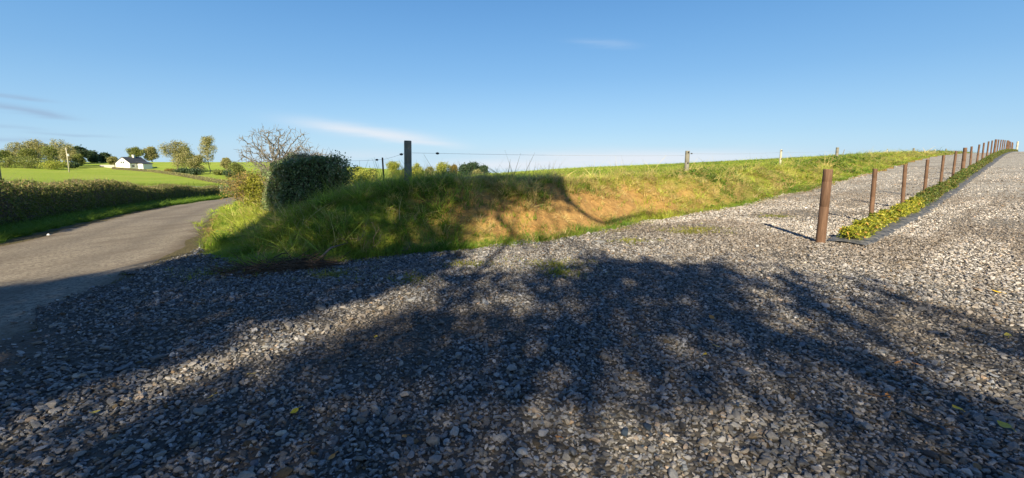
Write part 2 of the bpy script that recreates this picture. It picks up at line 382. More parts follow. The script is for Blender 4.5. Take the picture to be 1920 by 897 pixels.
M['bark_grey'] = simple('grey_bark', (.12, .11, .095), (.27, .25, .22), 10, .9, .4, (1, 1, .3))
M['bark_dark'] = simple('dead_twigs', (.05, .035, .025), (.17, .11, .07), 14, .9, .4)
M['hedge_core'] = simple('hedge_inner_twigs', (.05, .048, .035), (.14, .12, .085), 14, .95, .9, None, .1, .05)

# ------------------------------------------------------------------ ground sheet
def ground_attrs(x, y, want_mud=False):
    D, a, b = inbank(x, y); s, t = st(x, y)
    side = np.maximum(smooth(1.0, 4.0, a - b), smooth(1.6, -.4, s))
    n = fbm(x * 1.1 + 7, y * 1.1, 4)
    face = smooth(.15, .5, D + (n - .5) * .8) * (1 - smooth(1.3, 2.0, D + (n - .5) * 1.2)) * (1 - side)
    soil = face * smooth(2.0, 4.6, s + (n - .5) * 3) * (1 - smooth(10.0, 18.5, s + (n - .5) * 8 + 2.0 * smooth(.8, 1.6, D)))
    soil = np.maximum(soil, .55 * face * smooth(.5, 2, s) * (1 - smooth(5, 6, s)) * smooth(.35, .6, n))
    vl = np.abs((x - road_c(y)) * .83)                               # muddy rim beside the lane
    soil = np.maximum(soil, smooth(2.05, 1.75, vl) * smooth(-20, 2, y) * .9 * (1 - smooth(26, 40, y)))
    soil = np.where((D < 0.02) & (a < 0) & (vl > 1.8) & (x > road_c(y)), .9, soil)
    dry = (1 - side) * smooth(.1, .6, D) * (1 - smooth(2.3, 4.0, D + (n - .5) * 2)) * (.35 + .5 * smooth(.4, .65, n)) * smooth(3, 8, s)
    if want_mud: return smooth(.3, -.1, D) * (vl < 4)
    return np.clip(soil, 0, 1), np.clip(dry, 0, 1)
def ground():
    th = np.r_[np.linspace(-180, -64, 60, endpoint=False), np.linspace(-64, 64, 760), np.linspace(64, 180, 61)[1:-1]]
    th = np.radians(th); r = np.r_[0.4, np.geomspace(1.0, 40, 400), np.geomspace(40.8, 1800, 150)]
    T, Rr = np.meshgrid(th, r, indexing='ij'); x = np.sin(T) * Rr; y = np.cos(T) * Rr
    z = Z(x, y); nt_, nr = T.shape
    # under the lane and the gravel the sheet lies a little lower
    V = np.stack([x, y, z], -1).reshape(-1, 3); V = np.vstack([V, [[0, 0, zat(0, 0)]]])
    i = np.arange(nt_)[:, None]; j = np.arange(nr - 1)[None]; i2 = (i + 1) % nt_
    F = np.stack([i * nr + j, i * nr + j + 1, i2 * nr + j + 1, i2 * nr + j], -1).reshape(-1, 4)
    c = len(V) - 1; ii = np.arange(nt_); T3 = np.stack([ii * nr, ((ii + 1) % nt_) * nr, np.full(nt_, c)], -1)
    so, dr = ground_attrs(V[:, 0], V[:, 1])
    me = np_mesh('ground', V, [F, T3[:, ::-1]], [('soil', 'POINT', so), ('dry', 'POINT', dr), ('mud', 'POINT', ground_attrs(V[:, 0], V[:, 1], True))], True)
    me.flip_normals() if me.polygons[0].normal.z < 0 else None
    tag(link('ground', me, M['ground']), kind='structure')
ground()
def strip(name, m, U, V_, fn, dz, attr=None):
    u, v = np.meshgrid(U, V_, indexing='ij'); x, y = fn(u, v); z = Z(x, y) + np.where(np.abs(v) > .999, -.004, dz)
    n, k = u.shape; i = np.arange(n - 1)[:, None]; j = np.arange(k - 1)[None]
    F = np.stack([i * k + j, (i + 1) * k + j, (i + 1) * k + j + 1, i * k + j + 1], -1).reshape(-1, 4)
    P = np.stack([x, y, z], -1).reshape(-1, 3)
    me = np_mesh(name, P, [F], [('lat', 'POINT', v.ravel())] if attr else None, True)
    if me.polygons[0].normal.z < 0: me.flip_normals()
    return tag(link(name, me, m), kind='structure')
def road_fn(Y, v):
    w = 1.78 + (fbm(Y * .9, v * 0 + np.sign(v) * 3, 3) - .5) * .35
    return road_c(Y) + v * w, Y
strip('road', M['road'], np.r_[np.linspace(-40, 2, 60), np.linspace(2.1, 30, 280), np.linspace(30.5, 75, 90)], np.r_[-1, np.linspace(-.95, .95, 25), 1], road_fn, .009, True)
def gravel_sheet():                       # everything between the bank foot, the lane and beyond the fence
    r = np.r_[np.geomspace(.25, 30, 260), np.geomspace(30.6, 130, 70)]; th = np.radians(np.linspace(-180, 180, 721))
    T, Rr = np.meshgrid(th, r, indexing='ij'); x = np.sin(T) * Rr; y = np.cos(T) * Rr
    k = x.shape[1]; n = x.shape[0]
    P = np.stack([x, y, Z(x, y) + .018], -1).reshape(-1, 3)
    D, a, b = inbank(P[:, 0], P[:, 1]); s, t = st(P[:, 0], P[:, 1])
    ok = gravel_ok(P[:, 0], P[:, 1])
    i = np.arange(n - 1)[:, None]; j = np.arange(k - 1)[None]
    F = np.stack([i * k + j, i * k + j + 1, (i + 1) * k + j + 1, (i + 1) * k + j], -1).reshape(-1, 4)
    F = F[ok[F].all(1)]
    used = np.unique(F); mp = np.zeros(len(P), int); mp[used] = np.arange(len(used))
    me = np_mesh('gravel_driveway', P[used], [mp[F]], None, True)
    if me.polygons[0].normal.z < 0: me.flip_normals()
    tag(link('gravel_driveway', me, M['gravel']), kind='structure')
def gravel_ok(x, y, e=0.0):
    D, a, b = inbank(x, y); s, t = st(x, y); vl = (x - road_c(y)) * .83
    return (a < (fbm(x * 1.7, y * 1.7, 3) - .5) * .6 - .05 + e) & (vl > 1.5 + (fbm(x * 1.4 + 5, y * 1.4, 4) - .5) * 1.1 + .25 * smooth(6, 9, y)) & (t > -16) & (y > -25)
gravel_sheet()

# ------------------------------------------------------------------ scattering
def variants(name, meshes, m):
    c = bpy.data.collections.new(name)
    for me in meshes:
        me.materials.append(m); c.objects.link(bpy.data.objects.new(name + '_piece', me))
    return c
def scatter(name, P, scale, rot, tint, vcol, nvar, label, cat):
    n = len(P)
    me = bpy.data.meshes.new(name); me.vertices.add(n); me.vertices.foreach_set('co', np.asarray(P, np.float32).ravel())
    a = me.attributes.new('scl', 'FLOAT_VECTOR', 'POINT'); a.data.foreach_set('vector', np.asarray(scale, np.float32).ravel())
    a = me.attributes.new('rot', 'FLOAT_VECTOR', 'POINT'); a.data.foreach_set('vector', np.asarray(rot, np.float32).ravel())
    a = me.attributes.new('tint', 'FLOAT_COLOR', 'POINT'); a.data.foreach_set('color', np.c_[tint, np.ones(n)].astype(np.float32).ravel())
    a = me.attributes.new('vid', 'INT', 'POINT'); a.data.foreach_set('value', rng.integers(0, nvar, n).astype(np.int32))
    o = link(name, me); ng = bpy.data.node_groups.new(name, 'GeometryNodeTree')
    ng.interface.new_socket('Geometry', in_out='INPUT', socket_type='NodeSocketGeometry'); ng.interface.new_socket('Geometry', in_out='OUTPUT', socket_type='NodeSocketGeometry')
    N = ng.nodes; K = ng.links; gi = N.new('NodeGroupInput'); go = N.new('NodeGroupOutput')
    ci = N.new('GeometryNodeCollectionInfo'); ci.inputs[0].default_value = vcol; ci.inputs['Separate Children'].default_value = True; ci.inputs['Reset Children'].default_value = True
    ip = N.new('GeometryNodeInstanceOnPoints'); ip.inputs['Pick Instance'].default_value = True
    def na(nm, t):
        x = N.new('GeometryNodeInputNamedAttribute'); x.data_type = t; x.inputs[0].default_value = nm; return x.outputs[0]
    K.new(gi.outputs[0], ip.inputs['Points']); K.new(ci.outputs[0], ip.inputs['Instance'])
    K.new(na('vid', 'INT'), ip.inputs['Instance Index']); K.new(na('scl', 'FLOAT_VECTOR'), ip.inputs['Scale'])
    er = N.new('FunctionNodeEulerToRotation'); K.new(na('rot', 'FLOAT_VECTOR'), er.inputs[0]); K.new(er.outputs[0], ip.inputs['Rotation'])
    K.new(ip.outputs[0], go.inputs[0])
    md = o.modifiers.new('scatter', 'NODES'); md.node_group = ng
    return tag(o, label, cat, kind='stuff')

def stone_mesh(i):
    r = random.Random(i); bm = bmesh.new(); e = (1, r.uniform(.55, .9), r.uniform(.3, .55))
    for q in range(13):
        v = Vector((r.gauss(0, 1), r.gauss(0, 1), r.gauss(0, 1))).normalized() * r.uniform(.8, 1)
        bm.verts.new((v.x * e[0], v.y * e[1], v.z * e[2]))
    h = bmesh.ops.convex_hull(bm, input=bm.verts); bmesh.ops.delete(bm, geom=list(set(h['geom_interior'] + h['geom_unused'])), context='VERTS')
    bmesh.ops.bevel(bm, geom=list(bm.edges) + list(bm.verts), offset=.06, segments=1, affect='EDGES')
    me = bpy.data.meshes.new('stone'); bm.to_mesh(me); bm.free(); return me
stones = variants('stone_kinds', [stone_mesh(i) for i in range(14)], M['stone'])
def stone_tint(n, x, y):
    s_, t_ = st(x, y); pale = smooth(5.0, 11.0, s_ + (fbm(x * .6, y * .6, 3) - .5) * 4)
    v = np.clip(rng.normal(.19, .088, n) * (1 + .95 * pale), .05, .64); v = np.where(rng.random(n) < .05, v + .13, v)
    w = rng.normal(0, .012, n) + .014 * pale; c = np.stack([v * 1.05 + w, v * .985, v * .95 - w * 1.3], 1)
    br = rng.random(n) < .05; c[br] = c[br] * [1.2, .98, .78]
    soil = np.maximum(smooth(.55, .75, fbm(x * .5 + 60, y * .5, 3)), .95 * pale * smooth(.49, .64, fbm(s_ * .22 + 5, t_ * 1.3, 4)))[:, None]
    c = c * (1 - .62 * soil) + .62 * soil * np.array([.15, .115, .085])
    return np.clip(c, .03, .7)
def gravel():
    Ps, Sc = [], []
    for r0, r1, dens, size in ((1.0, 4.5, 2600, .0160), (4.5, 8, 2200, .0160), (8, 13, 1450, .0165), (13, 22, 640, .0185), (22, 42, 150, .022)):
        wd = 88 if r1 < 14 else 64
        A = R(wd) * (r1 ** 2 - r0 ** 2); n = int(A * dens)
        r = np.sqrt(rng.uniform(r0 ** 2, r1 ** 2, n)); th = rng.uniform(R(-wd), R(wd), n); x = np.sin(th) * r; y = np.cos(th) * r
        t = st(x, y)[1]; ok = gravel_ok(x, y, .15); bare = smooth(22, 42, r) * 1.6 + smooth(.50, .72, fbm(x * .5 + 60, y * .5, 3)); ok &= rng.random(n) > bare * .45
        # stones thin out where the gravel meets the lane
        vl = (x - road_c(y)) * .83; ok |= (rng.random(n) < .10 * smooth(.2, 1.6, vl)) & (vl > 0) & (vl < 2.2) & (y < 8.5) & (t < foot_t(st(x, y)[0])); ok &= rng.random(n) < .04 + smooth(1.2, 2.6, vl + (fbm(x, y, 3) - .5) * 1.3)
        x = x[ok]; y = y[ok]; n = len(x); sz = size * np.exp(rng.normal(0, .38, n)) * (1 + .4 * (rng.random(n) < .012))
        Ps.append(np.stack([x, y, Z(x, y) + .010 + sz * .25 + rng.random(n) * .014], 1)); Sc.append(sz)
    # stray chippings on the lane's side and along the foot of the bank
    P = np.concatenate(Ps); s = np.concatenate(Sc); n = len(P)
    rot = np.stack([rng.normal(0, .32, n), rng.normal(0, .32, n), rng.uniform(0, 6.28, n)], 1)
    print('stones', n)
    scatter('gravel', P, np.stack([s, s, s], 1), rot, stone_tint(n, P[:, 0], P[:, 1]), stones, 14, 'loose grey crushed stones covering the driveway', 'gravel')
gravel()

def tuft_mesh(i, nb=16, spread=.10, hmin=.10, hmax=.24, w=.0045, lean=.5):
    r = np.random.default_rng(100 + i); V = []; F = []; k = 0
    for b in range(nb):
        a = r.uniform(0, 6.28); ra = spread * math.sqrt(r.random()); base = np.array([math.cos(a) * ra, math.sin(a) * ra, -.02])
        h = r.uniform(hmin, hmax); d = np.array([math.cos(a + r.normal(0, .8)), math.sin(a + r.normal(0, .8)), 0]); ln = h * r.uniform(.2, 1) * lean * 2
        side = np.array([-d[1], d[0], 0]); ww = w * r.uniform(.7, 1.5)
        for q in range(4):
            t = q / 3; c = base + np.array([0, 0, h * (t - .25 * t * t * lean * 2)]) + d * ln * t * t; wq = ww * (1 - t * .85)
            V += [c - side * wq, c + side * wq]
        F += [(k + 2 * q, k + 2 * q + 1, k + 2 * q + 3, k + 2 * q + 2) for q in range(3)]; k += 8
    return np_mesh('tuft', V, [np.array(F)], None, True)
tufts = variants('grass_kinds', [tuft_mesh(i) for i in range(8)], M['blade'])
rough_t = variants('rough_grass_kinds', [tuft_mesh(50 + i, 26, .12, .12, .30, .004, .95) for i in range(6)], M['blade'])
short_t = variants('short_grass_kinds', [tuft_mesh(80 + i, 12, .09, .03, .09, .0045, .6) for i in range(5)], M['blade'])
stalk_t = variants('stalk_kinds', [tuft_mesh(120 + i, 4, .10, .22, .42, .0028, .7) for i in range(4)], M['blade'])
def broad_mesh(i):                        # dock, nettle and ivy like weeds
    r = np.random.default_rng(300 + i); n = 16; C = np.stack([r.normal(0, .06, n), r.normal(0, .06, n), r.uniform(.01, .13, n)], 1)
    P, F = leaf_arrays(C, .032, 1.2, .6); return np_mesh('weed', P, [F])
weeds = variants('weed_kinds', [broad_mesh(i) for i in range(6)], M['blade'])
def blend(a, b, f): return np.array(a)[None] * (1 - f[:, None]) + np.array(b)[None] * f[:, None]
def put(name, x, y, sc, tint, vc, nv, label, tilt=.15, hs=1.0, dz=0.0):
    n = len(x); sc = sc * np.exp(rng.normal(0, .22, n)); P = np.stack([x, y, Z(x, y) + dz], 1)
    rot = np.stack([rng.normal(0, tilt, n), rng.normal(0, tilt, n), rng.uniform(0, 6.28, n)], 1)
    print(name, n)
    return scatter(name, P, np.stack([sc, sc, sc * hs], 1), rot, np.clip(tint * np.exp(rng.normal(0, .16, (n, 1))), .005, .8), vc, nv, label, 'grass')
def sector(n, r0, r1, a0=-62, a1=62):
    r = np.sqrt(rng.uniform(r0 ** 2, r1 ** 2, n)); th = rng.uniform(R(a0), R(a1), n); return np.sin(th) * r, np.cos(th) * r
G_GREEN = (.16, .28, .035); G_YEL = (.45, .50, .07); G_DRY = (.50, .37, .15); G_STRAW = (.64, .50, .25); G_BLUE = (.045, .115, .022)
def bank_grass():
    X, Y, S = [], [], []
    for r0, r1, n, s in ((5, 10, 30000, .8), (10, 17, 36000, .95), (17, 30, 34000, 1.25), (30, 55, 34000, 2.0), (55, 110, 24000, 3.5)):
        x, y = sector(n, r0, r1); D, a, b = inbank(x, y); ok = (D > -.02) | ((b > -.30) & (a > .9) & (D > -.35)); X.append(x[ok]); Y.append(y[ok]); S.append(np.full(ok.sum(), s))
    x = np.concatenate(X); y = np.concatenate(Y); s_ = np.concatenate(S)
    D, a, b = inbank(x, y); s, t = st(x, y); side = np.maximum(smooth(1.0, 4.0, a - b), smooth(1.6, -.4, s)); soil, dry = ground_attrs(x, y)
    keep = rng.random(len(x)) > soil * .90; keep &= ~((D < .02) & (side < .3))
    x, y, s_, D, s, t, side, dry, a, b = [q[keep] for q in (x, y, s_, D, s, t, side, dry, a, b)]; n = len(x)
    nn = fbm(x * .5, y * .5, 4); n2 = fbm(x * 2 + 30, y * 2, 3)
    c = blend(G_GREEN, G_YEL, smooth(.3, .7, nn)); c = c * (1 - .7 * side[:, None]) + .7 * side[:, None] * blend((.40, .56, .045), (.56, .68, .07), n2)
    dr = (1 - side) * smooth(0, .5, D) * (1 - smooth(2.4, 4.5, D)) * smooth(2.0, 7, s)
    pick = rng.random(n) < dr * (.22 + .5 * smooth(.40, .6, n2)) * (1 - .45 * smooth(9, 15, s)); c[pick] = np.where(rng.random(pick.sum())[:, None] < .6, [G_DRY], [G_STRAW])
    pick = rng.random(n) < .07; c[pick] = G_DRY
    far = smooth(8, 30, D)[:, None]; c = c * (1 - far) + far * blend((.55, .66, .12), (.64, .72, .16), nn)
    s_ = s_ * (.70 + .75 * smooth(.35, .7, fbm(x * 1.6 + 3, y * 1.6, 3)) * (1 - smooth(3, 6, D)))
    hs = np.where(s_ < 1, .85, .85 / s_ ** .9) * (1 - .60 * smooth(1.9, 3.0, D)) * (1 - .3 * smooth(8, 20, D)) * (1 - .40 * side) * (1 - .2 * smooth(8, 16, s))
    put('grass', x, y, s_, c, tufts, 8, 'tall meadow grass on the bank and the field above it', .2, hs)
    # a few long seeding and dead stalks
    q_ = (rng.random(n) < .016) & (D > .4) & (D < 3.2) & (s < 45)
    put('dead_stalks', x[q_], y[q_], np.full(q_.sum(), 1.1), blend((.42, .33, .15), (.70, .58, .32), rng.random(q_.sum())), stalk_t, 4, 'long pale dead grass stalks on the bank', .3, .95)
    # matted, hanging dead grass on the upper face
    m_ = (rng.random(n) < .42 - .22 * smooth(9, 15, s) * smooth(1.6, 2.4, D)) & (side < .5) & (D > .5) & (D < 3.4) & (s < 75) & (s > 0.8)
    c2 = blend((.58, .44, .15), (.80, .64, .27), n2[m_]); g = rng.random(m_.sum()) < .34 + .4 * (s[m_] < 5) + .25 * (s[m_] > 22); c2[g] = (.42, .50, .07)
    put('dry_grass', x[m_], y[m_], np.minimum(s_[m_] * .9, 1.15), c2, rough_t, 6, 'matted straw coloured grass hanging over the bank face', .55, .75)
bank_grass()
def crumbs():
    x, y = sector(150000, 5, 26, -40, 60); so, dr = ground_attrs(x, y); D, a, b = inbank(x, y); ok = (so > .35) & (D > 0) & (a > -.2) & (rng.random(len(x)) < .5); x = x[ok]; y = y[ok]; n = len(x)
    sc = .0075 * np.exp(rng.normal(0, .55, n)); rot = rng.uniform(0, 6.28, (n, 3)); c = blend((.52, .31, .11), (.32, .19, .08), rng.random(n)); w = rng.random(n) < .06; c[w] = (.5, .44, .34)
    scatter('loose_soil', np.stack([x, y, Z(x, y) + sc * .3], 1), np.stack([sc] * 3, 1), rot, c, stones, 14, 'crumbled orange soil and small stones on the bare bank face', 'soil')
crumbs()
def weeds_on_bank():
    x, y = sector(60000, 5, 40); D, a, b = inbank(x, y); s, t = st(x, y); side = np.maximum(smooth(1.0, 4.0, a - b), smooth(1.6, -.4, s))
    n1 = fbm(x * .8 + 80, y * .8, 3); ok = (D > .1) & (D < 4.2) & (rng.random(len(x)) < smooth(.52, .66, n1) * (.12 + .75 * smooth(10, 18, s) + .6 * side)) & (ground_attrs(x, y)[0] < .3); x = x[ok]; y = y[ok]
    c = blend((.05, .13, .015), (.13, .23, .022), rng.random(len(x)))
    put('weeds', x, y, .55 + .02 * np.hypot(x, y), c, weeds, 6, 'broad leaved green weeds growing on the bank', .3)
weeds_on_bank()
def foot_grass():
    x, y = sector(90000, 5, 30); s, t = st(x, y); d = inbank(x, y)[1]; n1 = fbm(x * 1.2 + 11, y * 1.2, 3)
    vl = (x - road_c(y)) * .83
    ok = (d > -.45 - .25 * (n1 - .5)) & (d < .35) & (vl > 2.2) & (rng.random(len(x)) < smooth(-.7, .1, d) * smooth(.25, .5, n1)); x1 = x[ok]; y1 = y[ok]
    # patches of grass in the gravel
    px, py, pr = [], [], []
    for (a_, b_, r_) in ((1310, 432, .55), (1040, 500, .5), (1290, 438, .35), (880, 498, .3), (770, 528, .25), (430, 512, .5), (1180, 455, .3), (1455, 408, .3), (620, 520, .3), (1050, 515, .3)):
        h = hit(a_, b_); n = int(230 * r_ / .4); ang = rng.uniform(0, 6.28, n); rr = r_ * np.abs(rng.normal(0, .6, n)); px.append(h[0] + 1.6 * np.cos(ang) * rr); py.append(h[1] + np.sin(ang) * rr)
    x = np.r_[x1, np.concatenate(px)]; y = np.r_[y1, np.concatenate(py)]
    c = blend((.19, .23, .03), (.42, .38, .06), rng.random(len(x)))
    put('short_grass', x, y, np.full(len(x), .8), c, short_t, 5, 'short yellow green grass along the foot of the bank and in the gravel', .2, 1, .01)
foot_grass()
def left_verge():
    n = 60000; Y = 4 + 60 * rng.random(n) ** 1.6; o = rng.uniform(1.75, 3.4, n); x = road_c(Y) - o * 1.2
    rgh = fbm(x * 1.3, Y * 1.3, 3); ok = o > 1.85 + .5 * (rgh - .4); x = x[ok]; Y = Y[ok]
    c = blend((.12, .23, .03), (.22, .34, .04), fbm(x, Y, 3))
    put('verge_grass', x, Y, .5 + .03 * Y, c, tufts, 8, 'bright green grass verge between the left hedge and the lane', .2, .8)
    # the field beyond the left hedge
    x, y = sector(46000, 14, 120, -64, -22); vl = (x - road_c(y)) * .83; ok = (vl < -6); x = x[ok]; y = y[ok]
    c = blend((.23, .31, .05), (.32, .38, .075), fbm(x * .1, y * .1, 3))
    put('field_grass', x, y, .9 + .035 * np.hypot(x, y), c, short_t, 5, 'mown green pasture beyond the left hedge', .2, 1.0)
left_verge()

# ------------------------------------------------------------------ branching
def grow(S, tips, p, d, ln, r, depth, rnd, spread=.7, nsub=3, wob=.22, up=.08, kids=(2, 3), shrink=.72):
    p = np.array(p, float); d = np.array(d, float)
    for q in range(nsub):
        d = d + rnd.normal(0, wob, 3); d[2] += up; d /= np.linalg.norm(d); r2 = r * (1 - .28 / nsub * 1.2)
        p2 = p + d * ln / nsub; S.append([*p, *p2, r, r2]); p = p2; r = r2
        if depth > 0 and q < nsub - 1 and rnd.random() < .55:
            dd = d + rnd.normal(0, spread, 3); dd /= np.linalg.norm(dd); grow(S, tips, p, dd, ln * shrink * .8, r * .5, depth - 1, rnd, spread, nsub, wob, up, kids, shrink)
    if depth > 0:
        for k in range(rnd.integers(kids[0], kids[1] + 1)):
            dd = d + rnd.normal(0, spread, 3); dd /= np.linalg.norm(dd)
            grow(S, tips, p, dd, ln * shrink * rnd.uniform(.8, 1.1), r * .68, depth - 1, rnd, spread, nsub, wob, up, kids, shrink)
    else: tips.append(p)
def colonise(att, start, step, infl, kill, maxit=220, trop=(0, 0, .0)):
    """branches that grow towards free points; returns nodes and parents"""
    nodes = [np.array(p, float) for p in start]; par = [i - 1 for i in range(len(start))]; att = np.array(att, float); alive = np.ones(len(att), bool)
    best = np.full(len(att), 1e9); own = np.zeros(len(att), int)
    def upd(i0):
        N_ = np.array(nodes[i0:]); 
        if len(N_) == 0: return
        d = np.linalg.norm(att[:, None] - N_[None], axis=2); k = d.argmin(1); dm = d[np.arange(len(att)), k]; w = dm < best
        best[w] = dm[w]; own[w] = k[w] + i0
    upd(0)
    for it in range(maxit):
        alive &= best > kill
        if not alive.any(): break
        m = alive & (best < infl)
        if not m.any(): m = alive & (best <= best[alive].min() + .01)
        i0 = len(nodes)
        for k in np.unique(own[m]):
            v = att[m & (own == k)] - nodes[k]; v /= np.linalg.norm(v, axis=1)[:, None] + 1e-9; d = v.mean(0) + np.array(trop) + rng.normal(0, .12, 3); l = np.linalg.norm(d)
            if l < 1e-3: continue
            nodes.append(nodes[k] + d / l * step); par.append(int(k))
        if len(nodes) == i0: break
        upd(i0)
    return np.array(nodes), np.array(par)
def limb_segs(nodes, par, tip, gain, rmax):
    r = np.zeros(len(nodes)); ch = np.zeros(len(nodes), int)
    for i in range(len(nodes) - 1, 0, -1):
        if r[i] == 0: r[i] = tip ** gain
        r[par[i]] += r[i]; ch[par[i]] += 1
    r = np.minimum(r ** (1 / gain), rmax); tips = nodes[(ch == 0)]
    i = np.arange(1, len(nodes)); rp = np.minimum(r[par[i]], r[i] * 1.25)
    return np.c_[nodes[par[i]], nodes[i], rp, r[i]], tips
def tree(name, base, h, w, label, cat, leafm, woodm, seed, leaf=.12, nleaf=2500, trunk=.3, group=None, shape='round', clump=.5, natt=150, tip=.018, lumps=9):
    rnd = np.random.default_rng(seed); root = empty(name, base); tag(root, label, cat, group)
    th = h * trunk; hc = h - th
    # an uneven crown: several overlapping lobes of free points
    lob = []
    for k in range(lumps):
        z_ = rnd.uniform(.15, .85); a = rnd.uniform(0, 6.28) + k * 2.4; env = {'round': math.sin(math.pi * min(1, z_ * .85 + .12)) ** .6, 'slim': math.sin(math.pi * min(1, z_ * .8 + .18)) ** .8, 'cone': 1.05 - z_}[shape]
        q = rnd.uniform(.25, .68) * env; lob.append((math.cos(a) * q * w / 2, math.sin(a) * q * w / 2, th + z_ * hc, rnd.uniform(.26, .42) * w * (.6 + .4 * env)))
    lob.append((0, 0, th + hc * .80, .28 * w)); lob = np.array(lob); lob[:, 3] = np.minimum(lob[:, 3], hc * .3)
    def pts(n, power):
        L_ = lob[rnd.integers(0, len(lob), n)]; v = rnd.normal(size=(n, 3)); v /= np.linalg.norm(v, axis=1)[:, None]; p_ = L_[:, :3] + v * (L_[:, 3] * rnd.random(n) ** power)[:, None]
        p_[:, 2] = np.clip(p_[:, 2], th * .6, h * rnd.uniform(.97, 1.02, n)); return p_
    st_ = max(w, h) * .045; stn = [np.array([rnd.normal(0, .01) * h, rnd.normal(0, .01) * h, -.3 if q == 0 else th * q / 4]) for q in range(5)]
    N_, P_ = colonise(pts(natt, .5), stn, st_, w * .8, st_ * 1.5, 120, (0, 0, .08)); S, tips = limb_segs(N_, P_, tip, 2.2, h * .03)
    V, F = seg_arrays(S[:4], 8); link('trunk', np_mesh('trunk', V, [F], None, True), woodm, root)
    tw = []
    for k in range(3):
        e = tips + rnd.normal(0, .07 * w, tips.shape) + [0, 0, .03 * w]; tw.append(np.c_[tips, e, np.full(len(tips), tip), np.full(len(tips), tip * .5)])
    V, F = seg_arrays(np.vstack([S[4:]] + tw), 4); link('branches', np_mesh('branches', V, [F], None, True), woodm, root)
    if nleaf:
        src = np.vstack([tips, N_[len(N_) // 3:], tips]); C = np.vstack([src[rnd.integers(0, len(src), nleaf // 2)] + rnd.normal(0, clump, (nleaf // 2, 3)), pts(nleaf - nleaf // 2, .33)])
        C[:, 2] = np.maximum(C[:, 2], .1); P, Fq = leaf_arrays(C, leaf); lumpv = fbm(C[:, 0] / w * 6 + seed, C[:, 2] / w * 6, 2)
        link('crown', np_mesh('crown', P, [Fq], [('rnd', 'FACE', np.clip(rnd.normal(.5, .2, len(C)) + (lumpv - .5) * .5, 0, 1))]), leafm, root)
    return root
M['lf_hedge'] = leaf_mat('dark_hedge_leaves', [(0, (.08, .13, .045)), (.5, (.20, .28, .115)), (.85, (.36, .37, .24)), (1, (.48, .40, .28))], .2, .36)
M['lf_left'] = leaf_mat('left_hedge_leaves', [(0, (.06, .085, .02)), (.5, (.14, .19, .045)), (.78, (.24, .22, .08)), (1, (.46, .32, .16))], .25)
M['lf_yel'] = leaf_mat('yellow_leaves', [(0, (.11, .13, .015)), (.5, (.25, .25, .03)), (1, (.40, .36, .06))], .35)
M['lf_row_y'] = leaf_mat('golden_row_leaves', [(0, (.08, .12, .02)), (.45, (.29, .32, .04)), (.8, (.64, .58, .07)), (1, (.62, .34, .10))], .35, .45)
M['lf_row_g'] = leaf_mat('green_row_leaves', [(0, (.05, .085, .02)), (.5, (.13, .19, .04)), (1, (.32, .20, .08))], .25, .45)
M['lf_brown'] = leaf_mat('brown_budding_crown', [(0, (.18, .17, .07)), (.5, (.34, .32, .13)), (1, (.48, .43, .20))], .3)
M['lf_olive'] = leaf_mat('olive_crown', [(0, (.10, .13, .035)), (.5, (.20, .23, .065)), (1, (.34, .34, .10))], .3)
M['lf_dark'] = leaf_mat('evergreen_crown', [(0, (.025, .05, .028)), (.6, (.05, .09, .05)), (1, (.10, .14, .07))], .15)
M['lf_spring'] = leaf_mat('spring_green_crown', [(0, (.20, .24, .035)), (.5, (.38, .40, .07)), (1, (.52, .50, .12))], .35)
M['lf_shade'] = leaf_mat('tree_leaves', [(0, (.04, .08, .015)), (1, (.12, .16, .03))], .15)
M['lf_orange'] = leaf_mat('bronze_shrub_leaves', [(0, (.16, .12, .03)), (.5, (.30, .22, .06)), (1, (.42, .26, .10))], .35)

